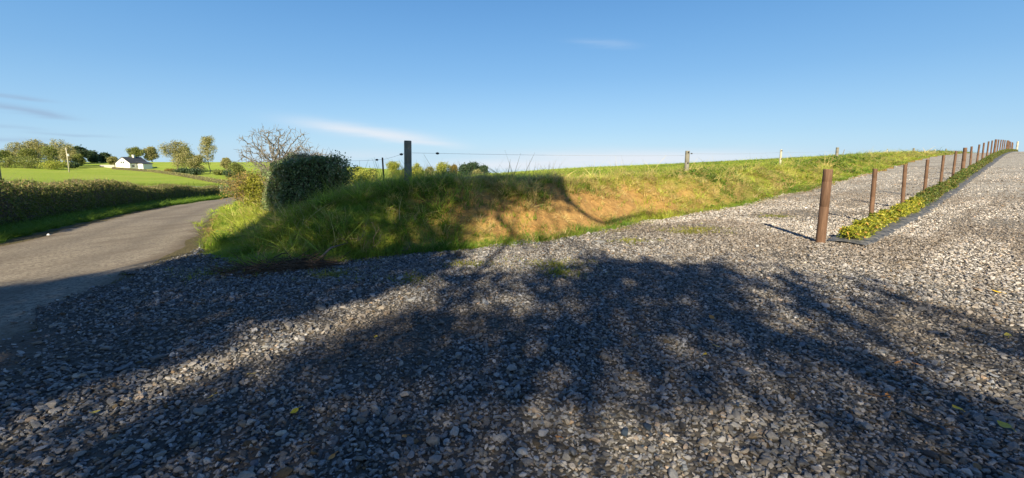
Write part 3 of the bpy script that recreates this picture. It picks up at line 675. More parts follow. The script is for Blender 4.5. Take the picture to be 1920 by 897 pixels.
# ------------------------------------------------------------------ clipped hedges
def hedge(name, path, width, height, label, m, seed, n, leaf, twigs=0, cat='hedge', rough=.12, taper=.8, core=True, skirt=0, round_top=.25, bias=0, base_fn=None):
    """path: list of (x, y); leaves fill the outer skin of a clipped body that follows the land"""
    rnd = np.random.default_rng(seed); P = np.array(path, float); seg = np.diff(P, axis=0); ln = np.linalg.norm(seg, axis=1); cum = np.r_[0, np.cumsum(ln)]; tot = cum[-1]
    hfun = height if callable(height) else (lambda u: np.full(np.shape(u), height, float))
    def place(u, v, w):                   # u metres along, v -1..1 across, w 0..1 up
        x = np.interp(u, cum, P[:, 0]); y = np.interp(u, cum, P[:, 1]); k = np.clip(np.searchsorted(cum, u, side='right') - 1, 0, len(seg) - 1)
        nx = seg[k, 1] / ln[k]; ny = -seg[k, 0] / ln[k]
        hw = width / 2 * (1 + (taper - 1) * w) * (1 + rough * 2 * (fbm(u * 1.4 + seed, w * 2.2 + v, 3) - .5) * 2)
        hh = hfun(u) * (1 + rough * 1.4 * (fbm(u * 1.1 + seed * 3, v * .8 + 4, 4) - .5) * 2)
        wx = w * (1 - round_top * .35 * np.abs(v) ** 3)
        bx = x + nx * hw * v; by = y + ny * hw * v
        return np.stack([bx, by, Z(x, y) * .6 + .4 * Z(bx, by) + hh * wx], -1)
    o = empty(name, (P[0, 0], P[0, 1], zat(P[0, 0], P[0, 1]))); tag(o, label, cat)
    off = np.array(o.location)
    # outer skin points: sides, top, ends weighted by area
    hm = float(np.mean(hfun(np.linspace(0, tot, 20)))); a_side = 2 * tot * hm; a_top = tot * width; a_end = 2 * width * hm
    which = rnd.random(n) * (a_side + a_top + a_end); dep = np.abs(rnd.normal(0, .06, n)); out_ = rnd.normal(0, .02, n)
    u = rnd.random(n) * tot; v = rnd.uniform(-1, 1, n); w = rnd.random(n)
    s_ = which < a_side; t_ = (which >= a_side) & (which < a_side + a_top); e_ = which >= a_side + a_top
    v[s_] = np.sign(v[s_]) * (1 - dep[s_] / (width / 2)); w[t_] = 1 - dep[t_] / hm + out_[t_]; u[e_] = np.where(rnd.random(e_.sum()) < .5, dep[e_], tot - dep[e_])
    bump_ = fbm(u * 3.1 + v * 2, w * 4 + v, 3); C = place(u, v, w)
    keep = rnd.random(n) < smooth(.22, .42, bump_) + .25; C = C[keep] - off; wv = w[keep]
    Pq, F = leaf_arrays(C, leaf, .35); rv = np.clip(rnd.normal(.42, .24, len(C)) + bias * (wv - .5), 0, 1)
    link('foliage', np_mesh('foliage', Pq, [F], [('rnd', 'FACE', rv)]), m, o)
    if core:
        nu = max(6, int(tot / .3)); U = np.linspace(.12, tot - .12, nu); ring = [(-.80, 0), (-.86, .35), (-.84, .65), (-.72, .86), (-.3, .90), (.3, .90), (.72, .86), (.84, .65), (.86, .35), (.80, 0)]
        g = np.array([[place(np.array(uu), np.array(a * .93), np.array(b)) for (a, b) in ring] for uu in U]); k = len(ring)
        Vv = g.reshape(-1, 3) - off; i = np.arange(nu - 1)[:, None]; j = np.arange(k - 1)[None]
        F = np.stack([i * k + j, i * k + j + 1, (i + 1) * k + j + 1, (i + 1) * k + j], -1).reshape(-1, 4)
        capA = np.array([[q, q + 1, k - 2 - q, k - 1 - q] for q in range(k // 2 - 1)]) if k % 2 == 0 else None
        link('twig_core', np_mesh('twig_core', Vv, [F, capA, capA + (nu - 1) * k], None, False), M['hedge_core'], o)
    if twigs:
        uu = rnd.random(twigs) * tot; vv = rnd.uniform(-1, 1, twigs); sd = rnd.random(twigs) < .6; vv = np.where(sd, np.sign(vv), vv); w0 = rnd.uniform(.1, 1, twigs); w0[~sd] = 1
        A = place(uu, vv * .9, w0 * .95) - off; B = A + rnd.normal(0, .09, (twigs, 3)) + [0, 0, .10]
        Vv, F = seg_arrays(np.c_[A, B, np.full(twigs, .004), np.full(twigs, .0015)], 3)
        link('twigs', np_mesh('twigs', Vv, [F]), M['bark_pale'], o)
    return o
def hl(Y, off): return (float(road_c(Y)) - off, Y)
hedge('hedge', [hl(3, 4.1), hl(8.3, 4.1), hl(13.2, 4.15), hl(19, 4.2), hl(28, 4.3), hl(38, 4.3), hl(52, 4.2)], 1.5, lambda u: 1.30 + .12 * np.sin(u * .35), 'long clipped roadside hedge with brown tips along the left of the lane', M['lf_left'], 5, 150000, .030, 9000, rough=.11, bias=.5)
hedge('hedge', [(-52, 66), (-46, 63.5), (-39, 62), (-33, 63)], 1.4, 1.1, 'low dark hedge in the distance where the lane bends away', M['lf_hedge'], 6, 9000, .07)
hedge('hedge', [tuple(at(212, 319, 196)[:2]), tuple(at(280, 322, 178)[:2]), tuple(at(350, 334, 130)[:2]), tuple(at(460, 351, 88)[:2]), tuple(at(500, 352, 84)[:2])], 1.2, 1.0, 'low brown field boundary hedge running below the white house', M['lf_brown'], 8, 9000, .12)

# the dense dark block on the bank's corner; its sunlit flank looks at the lane
hedge('hedge', [(-4.36, 9.2), (-5.06, 10.15), (-6.2, 11.9), (-8.2, 15.3)], 1.22, lambda u: 1.06 + .0 * u, 'dense dark square clipped hedge block on the corner of the bank', M['lf_hedge'], 9, 80000, .026, 4200, rough=.15, taper=.93)
def shrub(name, base, w, h, label, m, seed, n, leaf, nb=22, cat='shrub', group=None, wood=None, lean=(0, 0), ld=.12):
    rnd = np.random.default_rng(seed); o = empty(name, base); tag(o, label, cat, group); S, tips = [], []
    for k in range(nb):
        a = rnd.uniform(0, 6.28); q = rnd.uniform(.2, 1)
        grow(S, tips, (rnd.normal(0, w * .08), rnd.normal(0, w * .08), 0), (math.cos(a) * q + lean[0], math.sin(a) * q + lean[1], 1.1), h * .5, .012 * h, 2, rnd, .45, 3, .18, .05, (2, 2), .6)
    S = np.array(S); E = S[:, 3:6]; kz = h / E[:, 2].max(); kx = (w / 2) / np.percentile(np.hypot(E[:, 0], E[:, 1]), 96)
    for c in (S[:, 0:3], S[:, 3:6]): c[:, 2] *= kz; c[:, :2] *= kx
    V, F = seg_arrays(S, 3); link('stems', np_mesh('stems', V, [F]), wood or M['bark'], o)
    if n:
        idx = rnd.integers(0, len(S), n); C = S[idx, 3:6] + np.clip(rnd.normal(0, ld * max(w, h) * .5, (n, 3)), -ld * max(w, h) * .9, ld * max(w, h) * .9); C[:, 2] = np.abs(C[:, 2])
        P, F = leaf_arrays(C, leaf); link('foliage', np_mesh('foliage', P, [F], [('rnd', 'FACE', np.clip(rnd.normal(.5, .25, n), 0, 1))]), m, o)
    return o
def gp(px, Y):                            # ground point under a pixel column at distance Y
    x = (px - 960) / F0 * Y * 1.0; return (x, Y, zat(x, Y) - .03)
shrub('shrub', (-3.86, 9.6, zat(-3.86, 9.6)), .6, .95, 'loose leafy shrub sprawling from the right end of the dark hedge block', M['lf_hedge'], 21, 3000, .026, 22, lean=(.25, 0), ld=.10)
shrub('shrub', gp(486, 13.6), 1.0, 1.15, 'sunlit yellow green shrub beside the left flank of the dark hedge block', M['lf_yel'], 23, 5200, .032, 26)
shrub('shrub', gp(500, 11.6), .8, .95, 'small golden shrub at the foot of the hedge block near the grassy verge', M['lf_yel'], 24, 2600, .028, 18)
shrub('shrub', gp(470, 24), 2.3, 1.95, 'bronze tinted shrub standing beyond the hedge under the bare tree', M['lf_orange'], 25, 3800, .045, 30)
shrub('shrub', gp(455, 33), 2.6, 2.3, 'thin bronze shrub at the far end of the roadside bank', M['lf_orange'], 26, 2200, .06, 24)
shrub('shrub', gp(676, 17), 1.5, .8, 'low yellow green bush behind the bank between the shrub and the thin stake', M['lf_spring'], 27, 2600, .035, 20)

# ------------------------------------------------------------------ the bare tree
def bare_tree():
    base = gp(520, 26); rnd = np.random.default_rng(14); o = empty('bare_tree', base); tag(o, 'leafless tree with crooked spreading branches rising behind the hedge block', 'tree')
    n = 1050; v = rnd.normal(size=(n, 3)); v /= np.linalg.norm(v, axis=1)[:, None]; q = rnd.random(n) ** .4
    A = v * q[:, None] * [2.15, 1.9, 1.75] + [0.15, 0, 2.75]; lump = fbm(A[:, 0] * 1.6 + 3, A[:, 2] * 1.6 + A[:, 1], 2); A = A[(lump > .36) & (A[:, 2] > 1.55)]
    extra = rnd.normal(size=(120, 3)) * [.42, .4, .32] + [2.15, 0, 2.5]; A = np.vstack([A, extra])
    stn = [(0, 0, -.4), (.05, 0, .2), (-.03, .03, .6), (.05, 0, 1.0), (.02, .02, 1.3)]
    N_, P_ = colonise(A, stn, .11, .9, .13, 260, (0, 0, .02)); N_[5:] += rnd.normal(0, .022, N_[5:].shape); S, tips = limb_segs(N_, P_, .0118, 2.2, .24)
    tw = [np.c_[tips, tips + rnd.normal(0, .12, tips.shape) + (tips - [0, 0, 1.8]) * .05, np.full(len(tips), .009), np.full(len(tips), .005)] for k in range(3)]
    V, F = seg_arrays(S[:4], 10); link('trunk', np_mesh('trunk', V, [F], None, True), M['bark_grey'], o)
    V, F = seg_arrays(np.vstack([S[4:]] + tw), 5); link('branches', np_mesh('branches', V, [F], None, True), M['bark_grey'], o)
bare_tree()

# ------------------------------------------------------------------ timber posts
def post_mat(name, a, b, ring=True):
    q = NB(name); o = q.obj(); v = q.n('ShaderNodeMapping', {'Vector': o, 'Scale': (1, 1, .06)}).outputs[0]
    f = q.noise(v, 34, 6, .7); g = q.noise(o, 5, 4, .6); c = q.ramp(f, [(.3, a), (.7, b)])
    c = q.mix(q.math('MULTIPLY', g, .45), c, tuple(x * .45 for x in a))
    return q.done(q.bsdf(c, .75, q.bump(f, .5, .004), .3))
M['post'] = post_mat('brown_treated_timber', (.085, .046, .028), (.265, .150, .092))
M['post_grey'] = post_mat('weathered_timber', (.17, .16, .13), (.33, .31, .25))
M['post_pale'] = post_mat('pale_timber', (.45, .42, .32), (.62, .58, .46))
M['black'] = simple('black_plastic', (.015, .015, .016), (.04, .04, .042), 20, .5, .1)
M['wire'] = simple('dull_wire', (.25, .25, .25), (.4, .4, .4), 20, .45, .1)
def post_mesh(h, r, seed, cap=True, k=20):
    rd = random.Random(seed); bm = bmesh.new(); prof = [(-.25, r * 1.02), (0, r * 1.02), (h * .25, r), (h * .5 - .004, r * 1.0), (h * .5, r * .965), (h * .5 + .004, r * .99), (h * .83, r * .985), (h * .83 + .004, r * .955), (h * .83 + .01, r * .98), (h - .02, r * .98), (h - .004, r * .95), (h, r * .88)]
    ph = [rd.uniform(-.02, .02) for _ in range(k)]; rings = []
    for z, rr in prof: rings.append([bm.verts.new((math.cos(i * 2 * math.pi / k) * rr * (1 + ph[i]), math.sin(i * 2 * math.pi / k) * rr * (1 + ph[i]), z)) for i in range(k)])
    for a, b in zip(rings, rings[1:]):
        for i in range(k): bm.faces.new((a[i], a[(i + 1) % k], b[(i + 1) % k], b[i])).smooth = True
    bm.faces.new(rings[-1]); me = bpy.data.meshes.new('fence_post'); bmesh.ops.recalc_face_normals(bm, faces=bm.faces); bm.to_mesh(me); bm.free(); return me
# the row of brown posts, all in one line and one spacing
FENCE0 = hit(1538, 457); s0, t0 = st(FENCE0[0], FENCE0[1]); SPC = 3.83
ordn = ['', 'second', 'third', 'fourth', 'fifth', 'sixth', 'seventh', 'eighth', 'ninth', 'tenth', 'eleventh', 'twelfth', 'thirteenth', 'fourteenth', 'fifteenth', 'sixteenth', 'seventeenth', 'eighteenth', 'nineteenth', 'twentieth', 'twenty first', 'twenty second', 'twenty third']
thin = [post_mesh(1.36, .048, k) for k in range(3)]; thick = post_mesh(1.40, .078, 11)
for me in thin + [thick]: me.materials.append(M['post'])
for i in range(23):
    s = s0 + i * SPC; x, y = xy(s, t0); big = i in (0, 6, 12, 18)
    o = bpy.data.objects.new('fence_post', thick if big else thin[i % 3]); col.objects.link(o)
    o.location = (x, y, zat(x, y) - (.02 if i else 0.0)); o.rotation_euler = (R(random.uniform(-1.8, 1.8)), R(random.uniform(-1.8, 1.8)), random.uniform(0, 6))
    lab = 'nearest and largest brown timber post, standing at the end of the planted row' if i == 0 else ('thick brown strainer post, %s in the row beside the driveway' if big else 'slim brown timber post, %s from the near end of the planted row') % ordn[i]
    tag(o, lab, 'post', 'brown posts along the planted row')
x, y = xy(s0 + 23 * SPC, t0 - .3)
o = link('gate_post', post_mesh(1.55, .11, 40), M['post_pale']); o.location = (x, y, zat(x, y)); tag(o, 'pale post at the far top end of the brown post row', 'post')

# low planting on weed membrane
def row_plants(sA, sB, label, m, seed, h0, leaf, dens):
    h0 = h0 * .85
    rnd = np.random.default_rng(seed); k = int((sB - sA) / .36); a0, b0 = xy(sA, t0 - .26); o = empty('low_hedge', (a0, b0, zat(a0, b0))); tag(o, label, 'hedge'); off = np.array(o.location)
    Cs, S = [], []; hs = []
    for i in range(k):
        s = sA + (sB - sA) * (i + .5) / k; h = h0 * rnd.uniform(.8, 1.2); x, y = xy(s + rnd.normal(0, .04), t0 - .26 + rnd.normal(0, .04)); z = zat(x, y); c = np.array([x, y, z])
        nst = 9; n = int(dens * (1 if s < 25 else .6 if s < 45 else .35))
        for q in range(nst):
            a = rnd.uniform(0, 6.28); e = c + [math.cos(a) * .22 * rnd.random() ** .5 * 1.2, math.sin(a) * .22 * rnd.random() ** .5 * 1.2, h * rnd.uniform(.6, 1)]; S.append([*(c - off), *(e - off), .006, .003])
        th = rnd.uniform(0, 6.28, n); rr = rnd.random(n) ** .5 * .21; zz = rnd.random(n) ** .75
        rr = rr * (1 - .35 * zz ** 3)
        Cs.append(c + np.stack([np.cos(th) * rr, np.sin(th) * rr, .03 + zz * h], 1) - off); 
    C = np.concatenate(Cs); P, F = leaf_arrays(C, leaf * 1.15, .2, .30); rv = np.clip(rnd.normal(.5, .25, len(C)), 0, 1)
    link('foliage', np_mesh('foliage', P, [F], [('rnd', 'FACE', rv)]), m, o)
    V, F = seg_arrays(S, 3); link('stems', np_mesh('stems', V, [F]), M['bark'], o)
row_plants(s0 + .55, s0 + 8.3, 'golden yellow low leafy hedge starting beside the nearest brown post', M['lf_row_y'], 61, .30, .036, 420)
row_plants(s0 + 8.3, s0 + 88, 'dark green low leafy hedge continuing uphill along the post row', M['lf_row_g'], 62, .34, .040, 360)
def membrane():
    b = NB('weed_fabric'); o = b.pos(); f = b.noise(o, 3, 5, .6); dust = b.ramp(b.noise(o, 9, 5, .7), [(.38, (0, 0, 0)), (.65, (.8, .8, .8))])
    m = b.done(b.bsdf(b.mix(dust, (.035, .042, .055), (.24, .225, .205)), .6, b.bump(f, .8, .03), .25))
    U = np.linspace(s0 + .25, s0 + 88, 700); Vv = np.linspace(-1, 1, 9)
    u, v = np.meshgrid(U, Vv, indexing='ij'); wob = (fbm(u * .8, v * 0 + 2, 3) - .5) * .10
    t = t0 - .31 + v * (.38 + wob * (np.abs(v) > .9)); x, y = xy(u, t); z = Z(x, y) + .035 + .03 * np.cos(v * 1.4) + (fbm(u * 2.5, v * 1.5, 3) - .5) * .04
    edge = (np.abs(v) > .95); z = z - edge * .03
    n, k = u.shape; i = np.arange(n - 1)[:, None]; j = np.arange(k - 1)[None]; F = np.stack([i * k + j, i * k + j + 1, (i + 1) * k + j + 1, (i + 1) * k + j], -1).reshape(-1, 4)
    me = np_mesh('weed_membrane', np.stack([x, y, z], -1).reshape(-1, 3), [F], None, True)
    if me.polygons[0].normal.z < 0: me.flip_normals()
    o = link('weed_membrane', me, m); tag(o, 'black plastic weed membrane strip laid under the planted row', 'membrane')
membrane()

# posts and wire on top of the bank
def bank_post(name, px, pyb, Y, h, r, m, label, lean=0.0, insul=0):
    p = at(px, pyb, Y); z = zat(p[0], p[1]); me = post_mesh(h + (p[2] - z), r, int(px), k=16); o = link(name, me, m)
    o.location = (p[0], p[1], z); o.rotation_euler = (0, R(lean), 0); tag(o, label, 'post', 'timber posts along the bank top')
    for q in range(insul):
        bm = bmesh.new(); bmesh.ops.create_uvsphere(bm, u_segments=10, v_segments=6, radius=.028, matrix=Matrix.Translation((0, -r - .015, h * (.93 - .5 * q) + (p[2] - z))) @ Matrix.Diagonal((1, .8, 1.3, 1))); bm_obj('insulator', bm, M['black'], o)
    return o, np.array([p[0], p[1], p[2] + h])
b1, top1 = bank_post('bank_post', 765, 338, 9.5, .86, .082, M['post_grey'], 'thick dark weathered post on the bank top, shaded, wire insulators on both sides', 1.2)
b2, top2 = bank_post('bank_stake', 720, 335, 11.6, .56, .022, M['post'], 'thin rusty brown stake just left of the thick bank post', -1.5)
b3, top3 = bank_post('bank_post', 1287, 323, 17, .83, .085, M['post_grey'], 'grey squared post on the bank with two small black insulators', .5, 2)
b4, top4 = bank_post('bank_post', 1462.5, 312, 24, .92, .055, M['post_pale'], 'pale slim post on the bank with a black insulator near its top', 0, 2)
b5, top5 = bank_post('bank_post', 1568, 300, 31, .88, .095, M['post_grey'], 'grey post on the skyline next to a thin leaning stake', 1)
b6, top6 = bank_post('bank_stake', 1578, 298, 31.4, .68, .022, M['post_grey'], 'thin leaning stake against the grey skyline post', 14)
b7, top7 = bank_post('bank_post', 1662.5, 292, 42, .62, .04, M['post_pale'], 'short pale post on the skyline, slimmest of the bank posts', 0, 1)
b8, top8 = bank_post('bank_post', 1712, 292, 50, .85, .10, M['post_grey'], 'distant grey post on the skyline left of the driveway crest', 0)
b9, top9 = bank_post('bank_post', 1752, 290, 60, .70, .07, M['post_pale'], 'tiny faint pale post near the far end of the field edge', 0)
b10, top10 = bank_post('bank_post', 1773, 289, 66, .80, .085, M['post_grey'], 'farthest grey post of the field edge beside the brown row', 0)
def wire(A, B, label, ins=(), sag=.04, r=.0028):
    A = np.array(A, float); B = np.array(B, float); pts = [A + (B - A) * t + np.array([0, 0, -sag * 4 * t * (1 - t)]) for t in np.linspace(0, 1, 14)]
    o = tube('fence_wire', pts, r, M['wire'], None, 5); tag(o, label, 'wire', 'electric fence wires')
    for t in ins:
        c = A + (B - A) * t + np.array([0, 0, -sag * 4 * t * (1 - t)]); bm = bmesh.new()
        for dx, ra in ((-.018, .022), (.018, .022), (0, .027)): bmesh.ops.create_uvsphere(bm, u_segments=10, v_segments=7, radius=ra, matrix=Matrix.Translation(c + np.array([dx, 0, 0])))
        bm_obj('insulator', bm, M['black'], o)
    return o
wA = at(772, 287, 9.5); wB = at(1283, 292, 17)
wire(wA, wB, 'fence wire running right from the thick bank post to the grey squared post', (.055,), .03)
wC = at(760, 287, 9.5); wD = at(720, 299, 11.6); wE = at(655, 302, 11.9)
wire(wC, wD, 'short wire from the thick bank post down to the thin stake', (.16,), .01)
wire(wD, wE, 'wire from the thin stake into the shrub by the dark hedge', (.2,), .01)
wire(at(1287, 288, 17), at(1462, 286, 24), 'wire between the grey squared post and the pale slim post', (.04,), .05, .003)
wire(at(1462, 286, 24), at(1568, 283, 31), 'wire between the pale slim post and the skyline post', (), .05, .003)

# rushes on the bank top
def rushes(px, Y, w, h, label, seed, n=160):
    rnd = np.random.default_rng(seed); b = gp(px, Y); S = []
    for k in range(n):
        q = np.array([rnd.normal(0, w * .2), rnd.normal(0, .18), 0]); hh = h * rnd.uniform(.5, 1.1); d = np.array([rnd.normal(0, .22), rnd.normal(0, .22), 1.0]); m1 = q + d * hh * .5; e = m1 + (d + rnd.normal(0, .18, 3)) * hh * .5
        S.append([*q, *m1, .006, .005]); S.append([*m1, *e, .005, .0015])
    V, F = seg_arrays(S, 3); mt = M.setdefault('rush', simple('rush_stems', (.025, .055, .02), (.07, .11, .04), 9, .7, .1))
    o = link('rush_clump', np_mesh('rush_clump', V, [F]), mt); o.location = b; tag(o, label, 'rushes', 'rush clumps on the bank top')
rushes(838, 12.2, .6, .40, 'tall dark rush clump on the bank top right of the thick post', 1, 260)
rushes(908, 13.2, .4, .24, 'lower rush clump on the bank top, right of the tall one', 2, 160)
rushes(815, 12.6, .35, .28, 'small rush clump close left of the tall one on the bank', 3, 110)

# ------------------------------------------------------------------ brush and roots at the bank foot
def brush():
    rnd = np.random.default_rng(33); A = hit(445, 517); B = hit(600, 500); C = hit(655, 470); S = []
    off = np.array([B[0], B[1], B[2]])
    for k in range(620):
        t = rnd.random() ** .8; p = A + (B - A) * t + rnd.normal(0, .10, 3) * [1.4, .8, 0]; p[2] = zat(p[0], p[1]) + abs(rnd.normal(0, .045)) * (1.2 - abs(t - .6)) + .01
        a = rnd.normal(.1, .5) + (math.pi if rnd.random() < .5 else 0); l = rnd.uniform(.12, .5); d = np.array([math.cos(a), math.sin(a) * .6, rnd.normal(.02, .16)]); r0 = abs(rnd.normal(.004, .0025)) + .0015
        m_ = p + d * l * .5 + rnd.normal(0, .02, 3); S.append([*(p - off), *(m_ - off), r0, r0 * .85]); e = m_ + (d + rnd.normal(0, .3, 3)) * l * .5; S.append([*(m_ - off), *(e - off), r0 * .85, r0 * .4])
    V, F = seg_arrays(S, 4); o = link('brush_pile', np_mesh('brush_pile', V, [F]), M['bark_dark']); o.location = off; tag(o, 'pile of brown dead twigs lying at the foot of the shaded bank', 'brush pile')
    o = empty('dead_branch', C); tag(o, 'tangled grey dead branch leaning on the bank above the twig pile', 'branch'); off = C; S = []; tips = []
    for k in range(7):
        q = C + [rnd.uniform(-.3, .75), rnd.uniform(-.05, .15), 0]; q[2] = zat(q[0], q[1]) + .03; grow(S, tips, q - off, (rnd.normal(.1, .8), -.35, rnd.uniform(.1, .5)), .30, .008, 2, rnd, .7, 4, .35, .0, (1, 2), .7)
    V, F = seg_arrays(S, 5); link('twigs', np_mesh('twigs', V, [F]), M['bark'], o)
    p = hit(590, 500); q = hit(655, 466); tube('limb', [np.array(p) - off + [0, 0, .05], (p + q) / 2 - off + [0, -.06, .16], q - off + [0, 0, .10]], [.012, .017, .010], M['bark'], o)
brush()

# ------------------------------------------------------------------ fallen leaves, twigs, stones, scrap
def fallen(px, py, size, c, label):
    h = hit(px, py, .03); size *= .78; rz = random.uniform(0, 6.28); o = empty('fallen_leaf', (h[0], h[1], h[2] + .012), rz); o.rotation_euler = (random.uniform(-.35, .35), random.uniform(-.3, .3), rz); tag(o, label, 'leaf', 'fallen leaves on the gravel')
    bm = bmesh.new(); prof = [(-1, .02), (-.8, .38), (-.45, .62), (0, .68), (.45, .46), (.8, .2), (1, .01)]; L_, Cc, R_ = [], [], []
    for (u, w) in prof:
        cz = .25 * u * u; L_.append(bm.verts.new((u * size, w * size, size * (cz + .18 * w)))); Cc.append(bm.verts.new((u * size, 0, size * cz * .9))); R_.append(bm.verts.new((u * size, -w * size, size * (cz + .12 * w))))
    for i in range(len(prof) - 1): bm.faces.new((L_[i], Cc[i], Cc[i + 1], L_[i + 1])); bm.faces.new((Cc[i], R_[i], R_[i + 1], Cc[i + 1]))
    mt = M.setdefault('fl' + str(c), simple('fallen_leaf_colour', tuple(v * .8 for v in c), c, 40, .6, .2)); bm_obj('blade', bm, mt, o)
    tube('stalk', [(-size, 0, size * .22), (-size * 1.5, size * .1, size * .3), (-size * 1.9, size * .25, size * .25)], .0014, mt, o, 5)
Yl = (.82, .52, .03); Or = (.66, .28, .07); Pk = (.58, .46, .08)
for (a, b, s, c, l) in (
    (552, 775, .034, Yl, 'bright yellow leaf on shaded stones in the left foreground'), (395, 748, .028, Yl, 'yellow leaf in the sunlit band left of the bright one'),
    (705, 634, .034, Yl, 'golden leaf on the gravel straight below the dark bank post'), (182, 776, .032, Pk, 'dull yellow green leaf in the lower left of the gravel'),
    (475, 704, .026, Pk, 'small greenish leaf in the sunlit band on the left'), (1322, 667, .028, Yl, 'small yellow leaf, left one of the close pair right of centre'),
    (1346, 653, .034, Yl, 'yellow leaf, right one of the close pair right of centre'), (1682, 684, .036, Or, 'orange leaf, left one of two at the right of the gravel'),
    (1725, 688, .038, Or, 'curled orange leaf just right of the other orange one'), (1808, 616, .040, Yl, 'bright yellow leaf among brown stones near the right edge'),
    (1889, 631, .045, Pk, 'yellow green leaf nearest the right edge of the gravel'), (1794, 769, .042, Yl, 'long yellow leaf low in the right foreground'),
    (1882, 801, .045, Pk, 'pale green leaf in the lower right corner'), (1047, 824, .028, Or, 'orange leaf in the sunlit patch at the bottom centre'),
    (622, 862, .028, Or, 'rusty orange leaf at the bottom left of centre'), (1664, 746, .03, Or, 'small tan leaf near the brown twigs on the right'),
    (1335, 598, .045, Or, 'tan leaf on the shaded gravel right of centre'), (1867, 549, .06, Yl, 'far yellow leaf on the gravel at the right side'), (758, 822, .022, Or, 'tiny brown leaf on dark stones near the bottom')):
    fallen(a, b, s, c, l)
def twig(pts, r, label):
    P = [hit(a, b, .03) + np.array([0, 0, .018]) for a, b in pts]; o = tube('twig', P, [r, r * .9, r * .6][:len(P)], M['bark_dark'] if r > .003 else M['bark_pale'], None, 6); tag(o, label, 'twig', 'twigs on the gravel')
twig([(1690, 775), (1730, 795), (1768, 812)], .007, 'long brown twig lying on the gravel in the right foreground')
twig([(1620, 742), (1650, 748), (1672, 746)], .006, 'reddish twig above left of the long brown one')
twig([(1768, 808), (1785, 806), (1800, 807)], .004, 'short twig touching the end of the long brown one')
twig([(1100, 812), (1112, 808), (1128, 820)], .0035, 'thin twig in the sunlit patch at the bottom centre')
def rock(px, py, w, label, flat=.4, c=(.2, .3)):
    h = hit(px, py, .02); me = stone_mesh(int(px + py)); mt = M.setdefault('rk' + str(c), simple('rock', (c[0],) * 3, (c[1], c[1] * .98, c[1] * .95), 5, .8, .4)); o = link('rock', me, mt); o.location = (h[0], h[1], h[2] + w * .12); o.scale = (w, w * .8, w * flat * 1.6); o.rotation_euler = (.05, .1, random.uniform(0, 3)); tag(o, label, 'rock', 'larger stones on the gravel')
rock(299, 673, .085, 'large dark flat stone on the shaded gravel at left', .5, (.10, .17))
rock(770, 564, .085, 'large pale stone lying below the bank centre', .4, (.25, .38)); rock(752, 524, .09, 'pale stone near the edge of the bank shadow', .5, (.25, .38))
rock(845, 492, .10, 'pale stone at the foot of the bank in sunlight', .5, (.25, .38)); rock(1368, 658, .05, 'tan stone right of the yellow leaf pair', .5, (.26, .4))
rock(500, 652, .05, 'warm grey stone in the sunlit band on the left', .5, (.2, .33)); rock(297, 748, .05, 'pale rounded stone in the lower sunlit band', .5, (.25, .38))
rock(1419, 463, .08, 'whitish stone on the bright gravel left of the nearest brown post', .5, (.35, .5)); rock(1124, 455, .16, 'flat reddish slab at the edge of the bank', .15, (.20, .26)); rock(576, 703, .055, 'dark slate stone on the left gravel', .4, (.12, .2))
h = hit(92, 444, 0); bm = bmesh.new(); box(bm, (0, 0, .02), (.06, .035, .01)); bmesh.ops.subdivide_edges(bm, edges=bm.edges, cuts=3)
for v in bm.verts: v.co += Vector((random.gauss(0, .006), random.gauss(0, .006), random.gauss(0, .010)))
o = bm_obj('paper_scrap', bm, simple('white_paper', (.6, .6, .6), (.8, .8, .8))); o.location = (h[0], h[1], h[2] + .02); tag(o, 'small white scrap of litter on the left edge of the lane', 'litter')

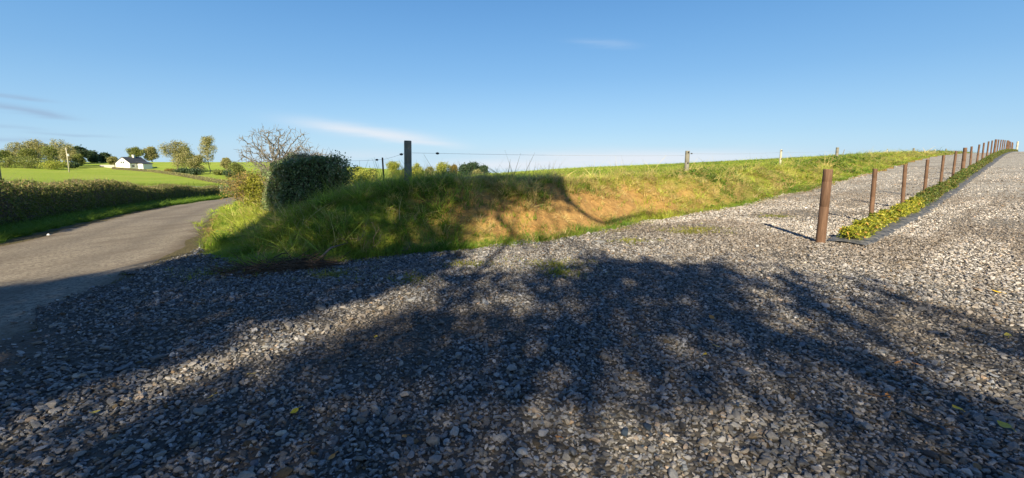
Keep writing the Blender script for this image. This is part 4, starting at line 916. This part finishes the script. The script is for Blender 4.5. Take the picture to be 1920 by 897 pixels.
# ------------------------------------------------------------------ white house far to the left
def house():
    base = at(231, 318, 200); z = zat(base[0], base[1]); o = empty('house', (base[0], base[1], z), R(-3)); tag(o, 'white gabled bungalow with a dark slate roof beyond the field', 'house')
    white = simple('white_render', (.70, .68, .64), (.80, .78, .74), 2, .9, .1); slate = simple('slate_roof', (.035, .038, .045), (.075, .08, .09), 6, .6, .3); glass = simple('window_glass', (.05, .06, .07), (.10, .11, .12), 3, .15, 0); frame = simple('window_frame', (.6, .6, .58), (.7, .7, .68), 4, .6, .1)
    Wg, Ld, He, Hr = 7.0, 9.5, 2.7, 5.3
    bm = bmesh.new(); pr = [(-Wg / 2, -1.0), (Wg / 2, -1.0), (Wg / 2, He), (0, Hr), (-Wg / 2, He)]
    a = [bm.verts.new((x, 0, z_)) for x, z_ in pr]; b = [bm.verts.new((x, Ld, z_)) for x, z_ in pr]
    bm.faces.new(a); bm.faces.new(b[::-1])
    for i in range(5): bm.faces.new((a[i], b[i], b[(i + 1) % 5], a[(i + 1) % 5]))
    bm_obj('wall', bm, white, o)
    bm = bmesh.new(); k = (Hr - He) / (Wg / 2); ov = .35
    for sgn in (-1, 1):
        q = [(0, Hr + .10), (sgn * (Wg / 2 + ov), He - k * ov + .10), (sgn * (Wg / 2 + ov), He - k * ov + .28), (0, Hr + .32)]
        f = [bm.verts.new((x, -.18, z_)) for x, z_ in q]; g = [bm.verts.new((x, Ld + .18, z_)) for x, z_ in q]
        bm.faces.new(f); bm.faces.new(g)
        for i in range(4): bm.faces.new((f[i], f[(i + 1) % 4], g[(i + 1) % 4], g[i]))
    rf = bm_obj('roof', bm, slate, o)
    bm = bmesh.new(); box(bm, (.3, 5.5, Hr + .55), (.8, .8, 1.3)); box(bm, (.3, 5.5, Hr + 1.25), (.95, .95, .14)); bm_obj('chimney', bm, white, rf)
    for x, z_, w, hh in ((-.55, 3.1, .8, 1.0), (.55, 3.1, .8, 1.0)):
        bm = bmesh.new(); box(bm, (x, -.02, z_), (w, .08, hh)); fr = bm_obj('window', bm, frame, o); bm = bmesh.new(); box(bm, (x, -.07, z_), (w * .78, .03, hh * .82)); bm_obj('pane', bm, glass, fr)
    for y_ in (1.6,):
        bm = bmesh.new(); box(bm, (Wg / 2 + .02, y_, 1.4), (.08, 1.5, 1.1)); fr = bm_obj('window', bm, frame, o); bm = bmesh.new(); box(bm, (Wg / 2 + .07, y_, 1.4), (.03, 1.25, .9)); bm_obj('pane', bm, glass, fr)
    bm = bmesh.new(); box(bm, (Wg / 2 + 1.5, 6.0, .7), (3.0, 5.0, 3.4)); bm_obj('porch_wall', bm, white, o)
    bm = bmesh.new(); q = [(Wg / 2 - .1, 3.3), (Wg / 2 + 3.3, 2.3), (Wg / 2 + 3.3, 2.48), (Wg / 2 - .1, 3.5)]; f = [bm.verts.new((x, 3.2, z_)) for x, z_ in q]; g = [bm.verts.new((x, 8.8, z_)) for x, z_ in q]; bm.faces.new(f); bm.faces.new(g)
    for i in range(4): bm.faces.new((f[i], f[(i + 1) % 4], g[(i + 1) % 4], g[i]))
    bm_obj('porch_roof', bm, slate, o)
    A = at(188, 315, 205); B = at(216, 317, 202); bm = bmesh.new(); d = B - A; z0 = zat((A[0] + B[0]) / 2, (A[1] + B[1]) / 2)
    box(bm, (0, 0, .5), (math.hypot(d[0], d[1]), .3, 1.3)); box(bm, (0, 0, 1.2), (math.hypot(d[0], d[1]) + .1, .42, .12)); w = bm_obj('garden_wall', bm, simple('pale_stone_wall', (.35, .33, .3), (.55, .52, .48), 4, .9, .4)); w.location = ((A[0] + B[0]) / 2, (A[1] + B[1]) / 2, z0); w.rotation_euler = (0, 0, math.atan2(d[1], d[0])); tag(w, 'low pale garden wall left of the white bungalow', 'wall')
house()
def pole(px, py0, py1, Y, label, lamp=False):
    p = at(px, py1, Y); q = at(px, py0, Y); z = zat(p[0], p[1]); o = empty('utility_pole', (p[0], p[1], z)); tag(o, label, 'pole', 'utility poles by the woodland'); h = q[2] - z
    tube('shaft', [(0, 0, -.5), (0, 0, h * .5), (-.15, 0, h)], [.19, .16, .12], M['post_pale'], o)
    bm = bmesh.new(); box(bm, (-.13, 0, h - .5), (1.3, .12, .14)); bm_obj('crossarm', bm, M['post_grey'], o)
    if lamp: bm = bmesh.new(); bmesh.ops.create_cone(bm, segments=12, radius1=.28, radius2=.28, depth=.75, cap_ends=True, matrix=Matrix.Translation((.45, 0, h * .70))); bm_obj('transformer', bm, simple('grey_metal', (.4, .42, .44), (.5, .52, .54)), o)
pole(129, 277, 316, 150, 'tall pale utility pole with a transformer in front of the woodland', True); pole(121, 284, 306, 215, 'shorter distant utility pole just left of the tall one')
bm = bmesh.new(); box(bm, (0, 0, .35), (.26, .3, 1.5)); bmesh.ops.bevel(bm, geom=bm.edges[:], offset=.04, segments=2, affect='EDGES'); o = bm_obj('stone_pillar', bm, simple('rough_stone', (.12, .11, .09), (.28, .26, .22), 6, .9, .8)); p = at(-5, 338, 24); o.location = (p[0], p[1], p[2] - .05); tag(o, 'grey stone pillar at the left edge behind the roadside hedge', 'pillar')

# ------------------------------------------------------------------ trees across the field
def ft(px, top, Y, w_px, kind, label, seed, shape='round', trunk=.18, leaves=2600, group='trees across the field'):
    x = (px - 960) / F0 * Y; z = zat(x, Y); ht = at(px, top, Y)[2] - z; w = w_px / F0 * Y * .82
    lm = {'b': 'lf_brown', 'o': 'lf_olive', 'd': 'lf_dark', 's': 'lf_spring', 'r': 'lf_orange'}[kind]
    return tree('evergreen_tree' if kind == 'd' else 'broadleaf_tree', (x, Y, z), ht, w, label, 'tree', M[lm], M['bark_pale'] if kind in 'br' else M['bark'], seed, .00105 * Y * (1.5 if kind == 'd' else 1), leaves, trunk, group, shape, .05 * w + .05, 170, .0002 * Y)
far = [
 (-14, 282, 175, 50, 'o', 'olive tree cut by the left edge of the woodland', 101), (12, 284, 190, 42, 'o', 'low olive tree, second from the left in the woodland', 102), (38, 268, 200, 44, 'b', 'brown budding tree near the left end of the woodland', 103),
 (62, 280, 180, 40, 'o', 'green bushy tree between two brown trees of the woodland', 104), (78, 263, 215, 52, 'b', 'tall brown tree, highest in the left half of the woodland', 105), (100, 276, 185, 40, 'o', 'olive tree in front of the tall brown tree', 106),
 (118, 262, 210, 46, 'b', 'tall brown tree behind the utility poles', 107), (138, 276, 200, 40, 'b', 'smaller brown tree right of the utility pole', 108), (160, 277, 225, 40, 'd', 'dark evergreen in the right part of the woodland', 109),
 (182, 285, 235, 40, 'd', 'lower dark evergreen left of the garden wall', 110), (203, 289, 240, 34, 'd', 'smallest dark evergreen next to the bungalow', 111), (150, 290, 195, 30, 'o', 'small olive tree at the foot of the dark evergreens', 112),
 (216, 295, 215, 18, 'b', 'small brown tree at the left corner of the bungalow', 113), (262, 278, 262, 34, 'o', 'round olive tree on the skyline right of the bungalow', 114), (290, 276, 268, 32, 'b', 'round open tree, right of the olive one on the skyline', 115),
 (336, 268, 172, 66, 'b', 'broad brown and olive tree, widest right of the bungalow', 116), (370, 292, 160, 34, 'b', 'small round tree between the broad and the slim tall tree', 117), (352, 276, 180, 40, 'o', 'olive tree just behind the broad brown tree', 118),
 (396, 254, 165, 40, 'b', 'slim tall pale tree standing above its neighbours', 119), (427, 296, 150, 22, 'b', 'small thin tree right of the slim tall one', 120), (446, 306, 120, 30, 'o', 'low bushy tree at the end of the boundary hedge', 121)]
for (px, top, Y, w, k, l, sd) in far: ft(px, top, Y, w, k, l, sd, 'slim' if px == 396 else 'round', .22 if px in (396, 427) else .10 if k == 'd' else .14, 7500 if w > 50 else (5500 if k == 'd' else 5000))
far2 = [(672, 314, 150, 30, 's', 'yellow green tree at the left end of the distant line behind the bank'), (700, 318, 140, 22, 'o', 'low olive tree behind the thin stake'), (738, 303, 150, 34, 's', 'round yellow green tree left of the thick bank post'), (782, 306, 152, 32, 's', 'yellow green tree right of the thick bank post'),
 (806, 312, 140, 22, 'b', 'small brown tree in the distant line behind the bank'), (828, 304, 150, 34, 's', 'tallest yellow green tree behind the rushes'), (852, 308, 145, 22, 'r', 'rust coloured tree left of the dark conifers'), (872, 309, 165, 44, 'd', 'dark conifer, left one of the distant group of three'),
 (889, 307, 168, 46, 'd', 'dark conifer, middle one of the distant group of three'), (906, 312, 170, 38, 'd', 'dark conifer, right one of the distant group of three'), (893, 319, 140, 30, 'b', 'low brown thicket in front of the dark conifers'), (760, 316, 135, 24, 'o', 'low olive tree directly behind the thick bank post')]
for i, (px, top, Y, w, k, l) in enumerate(far2): ft(px, top, Y, w, k, l, 140 + i, 'round', trunk=.06, leaves=4500, group='trees in the valley behind the bank')
for i, (px, Y, w, h, mk, l) in enumerate(((375, 150, 6, 2.2, 'lf_dark', 'dark round bush at the foot of the slim tall tree'), (345, 150, 5, 2, 'lf_dark', 'dark bush below the broad brown tree'), (438, 135, 5, 2.6, 'lf_dark', 'dark bush by the boundary hedge near the lane'),
        (412, 150, 4, 1.8, 'lf_olive', 'small olive bush right of the slim tall tree'), (142, 185, 5, 2.6, 'lf_dark', 'dark bush behind the pasture left of the garden wall'), (60, 170, 11, 4.2, 'lf_olive', 'wide olive bush at the woodland edge'), (20, 168, 11, 4.4, 'lf_olive', 'leafy bush at the far left woodland edge'), (105, 170, 9, 3.4, 'lf_spring', 'fresh green bush beneath the utility poles'), (320, 160, 4, 1.5, 'lf_orange', 'bronze bush right of the bungalow'))):
    shrub('bush', gp(px, Y), w, h, l, M[mk], 180 + i, 2200, .19, 18, 'bush', 'bushes across the field')

# ------------------------------------------------------------------ the trees behind the viewer that shade the gravel
def seg_d(px, py, pts):
    d = np.full(px.shape, 1e9)
    for (a, b), (c, e) in zip(pts, pts[1:]):
        vx, vy = c - a, e - b; t = np.clip(((px - a) * vx + (py - b) * vy) / (vx * vx + vy * vy), 0, 1); d = np.minimum(d, np.hypot(px - a - t * vx, py - b - t * vy))
    return d
def inpoly(px, py, poly):
    c = np.zeros(px.shape, bool); n = len(poly)
    for i in range(n):
        x1, y1 = poly[i]; x2, y2 = poly[(i + 1) % n]
        if y1 == y2: continue
        c ^= ((y1 > py) != (y2 > py)) & (px < (x2 - x1) * (py - y1) / (y2 - y1) + x1)
    return c
def shade_density(px, py, wx, wy):
    A = [(-900, 560), (0, 546), (120, 524), (230, 505), (368, 488), (400, 478), (445, 450), (495, 414), (520, 390), (530, 345), (700, 335), (1048, 345), (1045, 372), (960, 384), (905, 398), (872, 435), (835, 488), (800, 515), (700, 545), (600, 580), (470, 626), (300, 690), (0, 762), (-900, 960)]
    B = [(-400, 930), (0, 885), (160, 822), (420, 732), (560, 680), (700, 622), (800, 570), (860, 528), (1000, 512), (1060, 520), (1150, 478), (1260, 492), (1400, 500), (1490, 512), (1600, 535), (1720, 570), (1810, 605), (1920, 640), (2000, 660), (2000, 1300), (-400, 1300)]
    wv = fbm(wx * 1.7 + 9, wy * .9 + 4, 4) - .5; wu = fbm(wx * 1.3 + 31, wy * .8, 3) - .5
    d = np.where(inpoly(px + 40 * wu, py + 26 * wv, A), 1.15, 0.0); d = np.where(inpoly(px + 90 * wu, py + 75 * wv, B), .95, d)
    for (cx, cy, rx, ry, amp) in ((1290, 625, 75, 38, .9), (1510, 568, 55, 20, .7), (1520, 640, 60, 28, .6), (1215, 690, 40, 28, .55), (1260, 730, 50, 40, .6), (1320, 800, 110, 45, .5), (1050, 830, 120, 55, .85), (960, 575, 70, 22, .6), (890, 620, 60, 22, .5), (760, 740, 50, 30, .4), (700, 800, 70, 50, .45), (1480, 740, 90, 40, .5),
            (1620, 720, 120, 30, .45), (1750, 790, 140, 30, .5), (1600, 850, 120, 40, .4), (1850, 850, 120, 40, .5), (1060, 555, 50, 14, .4), (860, 780, 60, 30, .3), (1130, 600, 40, 18, .35), (1800, 720, 100, 30, .5), (1700, 640, 60, 16, .5), (640, 400, 40, 12, .45), (655, 440, 20, 18, .6), (600, 455, 40, 8, .35), (270, 510, 200, 4, 0)):
        d = d - amp * 1.15 * np.exp(-(((px - cx) / rx) ** 2 + ((py - cy) / ry) ** 2))
    d = d - .55 * np.exp(-(seg_d(px, py, [(230, 585), (330, 548), (420, 522)]) / 12) ** 2)     # faint sunlit streak near the lane
    for pts, w in (([(1230, 480), (1330, 540), (1430, 600)], 22), ([(1480, 515), (1560, 590), (1680, 640), (1720, 655)], 20), ([(1150, 485), (1120, 560), (1090, 640)], 30), ([(1560, 650), (1660, 720), (1800, 800)], 14), ([(1280, 700), (1400, 780), (1500, 860)], 16)):
        d = d + .5 * np.exp(-(seg_d(px, py, pts) / w) ** 2)
    d = d + .45 * np.exp(-(((px - 1690) / 60) ** 2 + ((py - 580) / 14) ** 2)) + .5 * np.exp(-(((px - 900) / 120) ** 2 + ((py - 520) / 14) ** 2))
    sunlit = (px > 895) & ~inpoly(px, py, A); d = d * np.where(sunlit, smooth(462, 520, py + 30 * wv), 1)
    back = (wy > 10.2) & (wx < 1.3) & (wy < 15.5)                                                  # what shades the hedge block's near face
    d = np.where(back, np.where(wx > -4.75 - (wy - 10.2) * .12, 1.0, 0.0), d)
    d = np.where((wy > 13.0) & (wx > -2.5), 0, d)
    return d
def shade_trees():
    rnd = np.random.default_rng(77); n = 26000
    x = rnd.uniform(-16, 12, n); y = rnd.uniform(-4, 17, n); z = Z(x, y); zz = z + np.where((x > -7) & (x < -2.6) & (y > 8.8) & (y < 14), 0, 0)
    px, py = to_px(np.stack([x, y, zz], 1)); infr = (y > 1.2) & (py < 1000)
    d = np.where(infr, shade_density(px, py, x, y), .55)
    d = np.where((y <= 1.2) & (np.abs(x) < 3), .5, d)
    lump = fbm(x * 1.2 + 50, y * 1.2, 3)
    lump2 = fbm(x * 2.6 + 20, y * .85, 3); patchy = infr & (py > 500) & ((px > 1380) | ((py > 740) & (px > 820))); semi = infr & (py > 500) & (px > 760) & ~patchy & (d < 1.05)
    ok = rnd.random(n) < np.clip(d, 0, 1.1) * np.where(d > .9, 1, .5 + .5 * smooth(.3, .55, lump)) * .72 * np.where(patchy, .02 + .95 * smooth(.45, .60, lump2), np.where(semi, .22 + .95 * smooth(.33, .47, lump2), 1.1))
    ok &= d > .12
    G = np.stack([x, y, z], 1)[ok]; H = rnd.uniform(6.5, 10.5, len(G)) + np.clip((G[:, 1] - 9) * .35, 0, 3)
    C = G + L[None] * (H / L[2])[:, None]
    print('clumps', len(C))
    trunks = [(-7.5, -13.5), (-1.0, -15.0), (6.0, -16.0)]; own = np.argmin(np.stack([np.hypot(C[:, 0] - a, C[:, 1] - b) for a, b in trunks]), 0)
    labs = ['broad shade tree behind the viewer nearest the lane', 'tall shade tree directly behind the viewer', 'shade tree behind the viewer on the driveway side']
    limbs = [[(1050, 343), (1062, 372), (1090, 398), (1138, 421), (1180, 408), (1245, 402)], [(930, 400), (950, 425), (975, 450), (990, 470)], [(1048, 348), (1020, 380), (985, 395)]]
    for k, (a, b) in enumerate(trunks):
        z0 = zat(a, b); o = empty('shade_tree', (a, b, z0)); tag(o, labs[k], 'tree', 'shade trees behind the viewer'); off = np.array([a, b, z0]); Ck = C[own == k] - off
        S = []; p = np.zeros(3)
        for q in range(5): p2 = p + [rnd.normal(0, .08), rnd.normal(0, .08), .9]; S.append([*p, *p2, .26 - q * .03, .23 - q * .03]); p = p2
        V, F = seg_arrays(S, 10); link('trunk', np_mesh('trunk', V, [F], None, True), M['bark'], o)
        S = []; hubs = Ck[rnd.permutation(len(Ck))[:14]]
        for hpt in hubs:
            m_ = (p + hpt) / 2 + [0, 0, .8]; S.append([*p, *m_, .06, .04]); S.append([*m_, *hpt, .04, .02])
        nearest = np.argmin(np.linalg.norm(Ck[:, None] - hubs[None], axis=2), 1); sub = rnd.random(len(Ck)) < .45
        for c, hb in zip(Ck[sub], hubs[nearest[sub]]): S.append([*hb, *c, .022, .008])
        if k == 1:
            for j, lp in enumerate(limbs):
                Q = []
                for (u_, v_) in lp:
                    g = hit(u_, v_); Q.append(g + L * (9.5 / L[2]) - off)
                rr = .11 if j == 0 else .07
                for q0, q1 in zip(Q, Q[1:]): S.append([*q0, *q1, rr, rr * .85]); rr *= .85
                if j == 0: hb = Ck[np.argmin(np.linalg.norm(Ck - (Q[0] + [-.6, -.5, 0]), axis=1))]; S.append([*hb, *Q[0], .05, .06])
                else: S.append([*limb0, *Q[0], .07, .055])
                if j == 0: limb0 = Q[0]
        V, F = seg_arrays(S, 6); link('branches', np_mesh('branches', V, [F], None, True), M['bark'], o)
        nl = 12; CC = np.repeat(Ck, nl, 0) + rnd.normal(0, .17, (len(Ck) * nl, 3)); P, F = leaf_arrays(CC, .085, .5, .65)
        link('crown', np_mesh('crown', P, [F], [('rnd', 'FACE', rnd.random(len(F)))]), M['lf_shade'], o)
shade_trees()
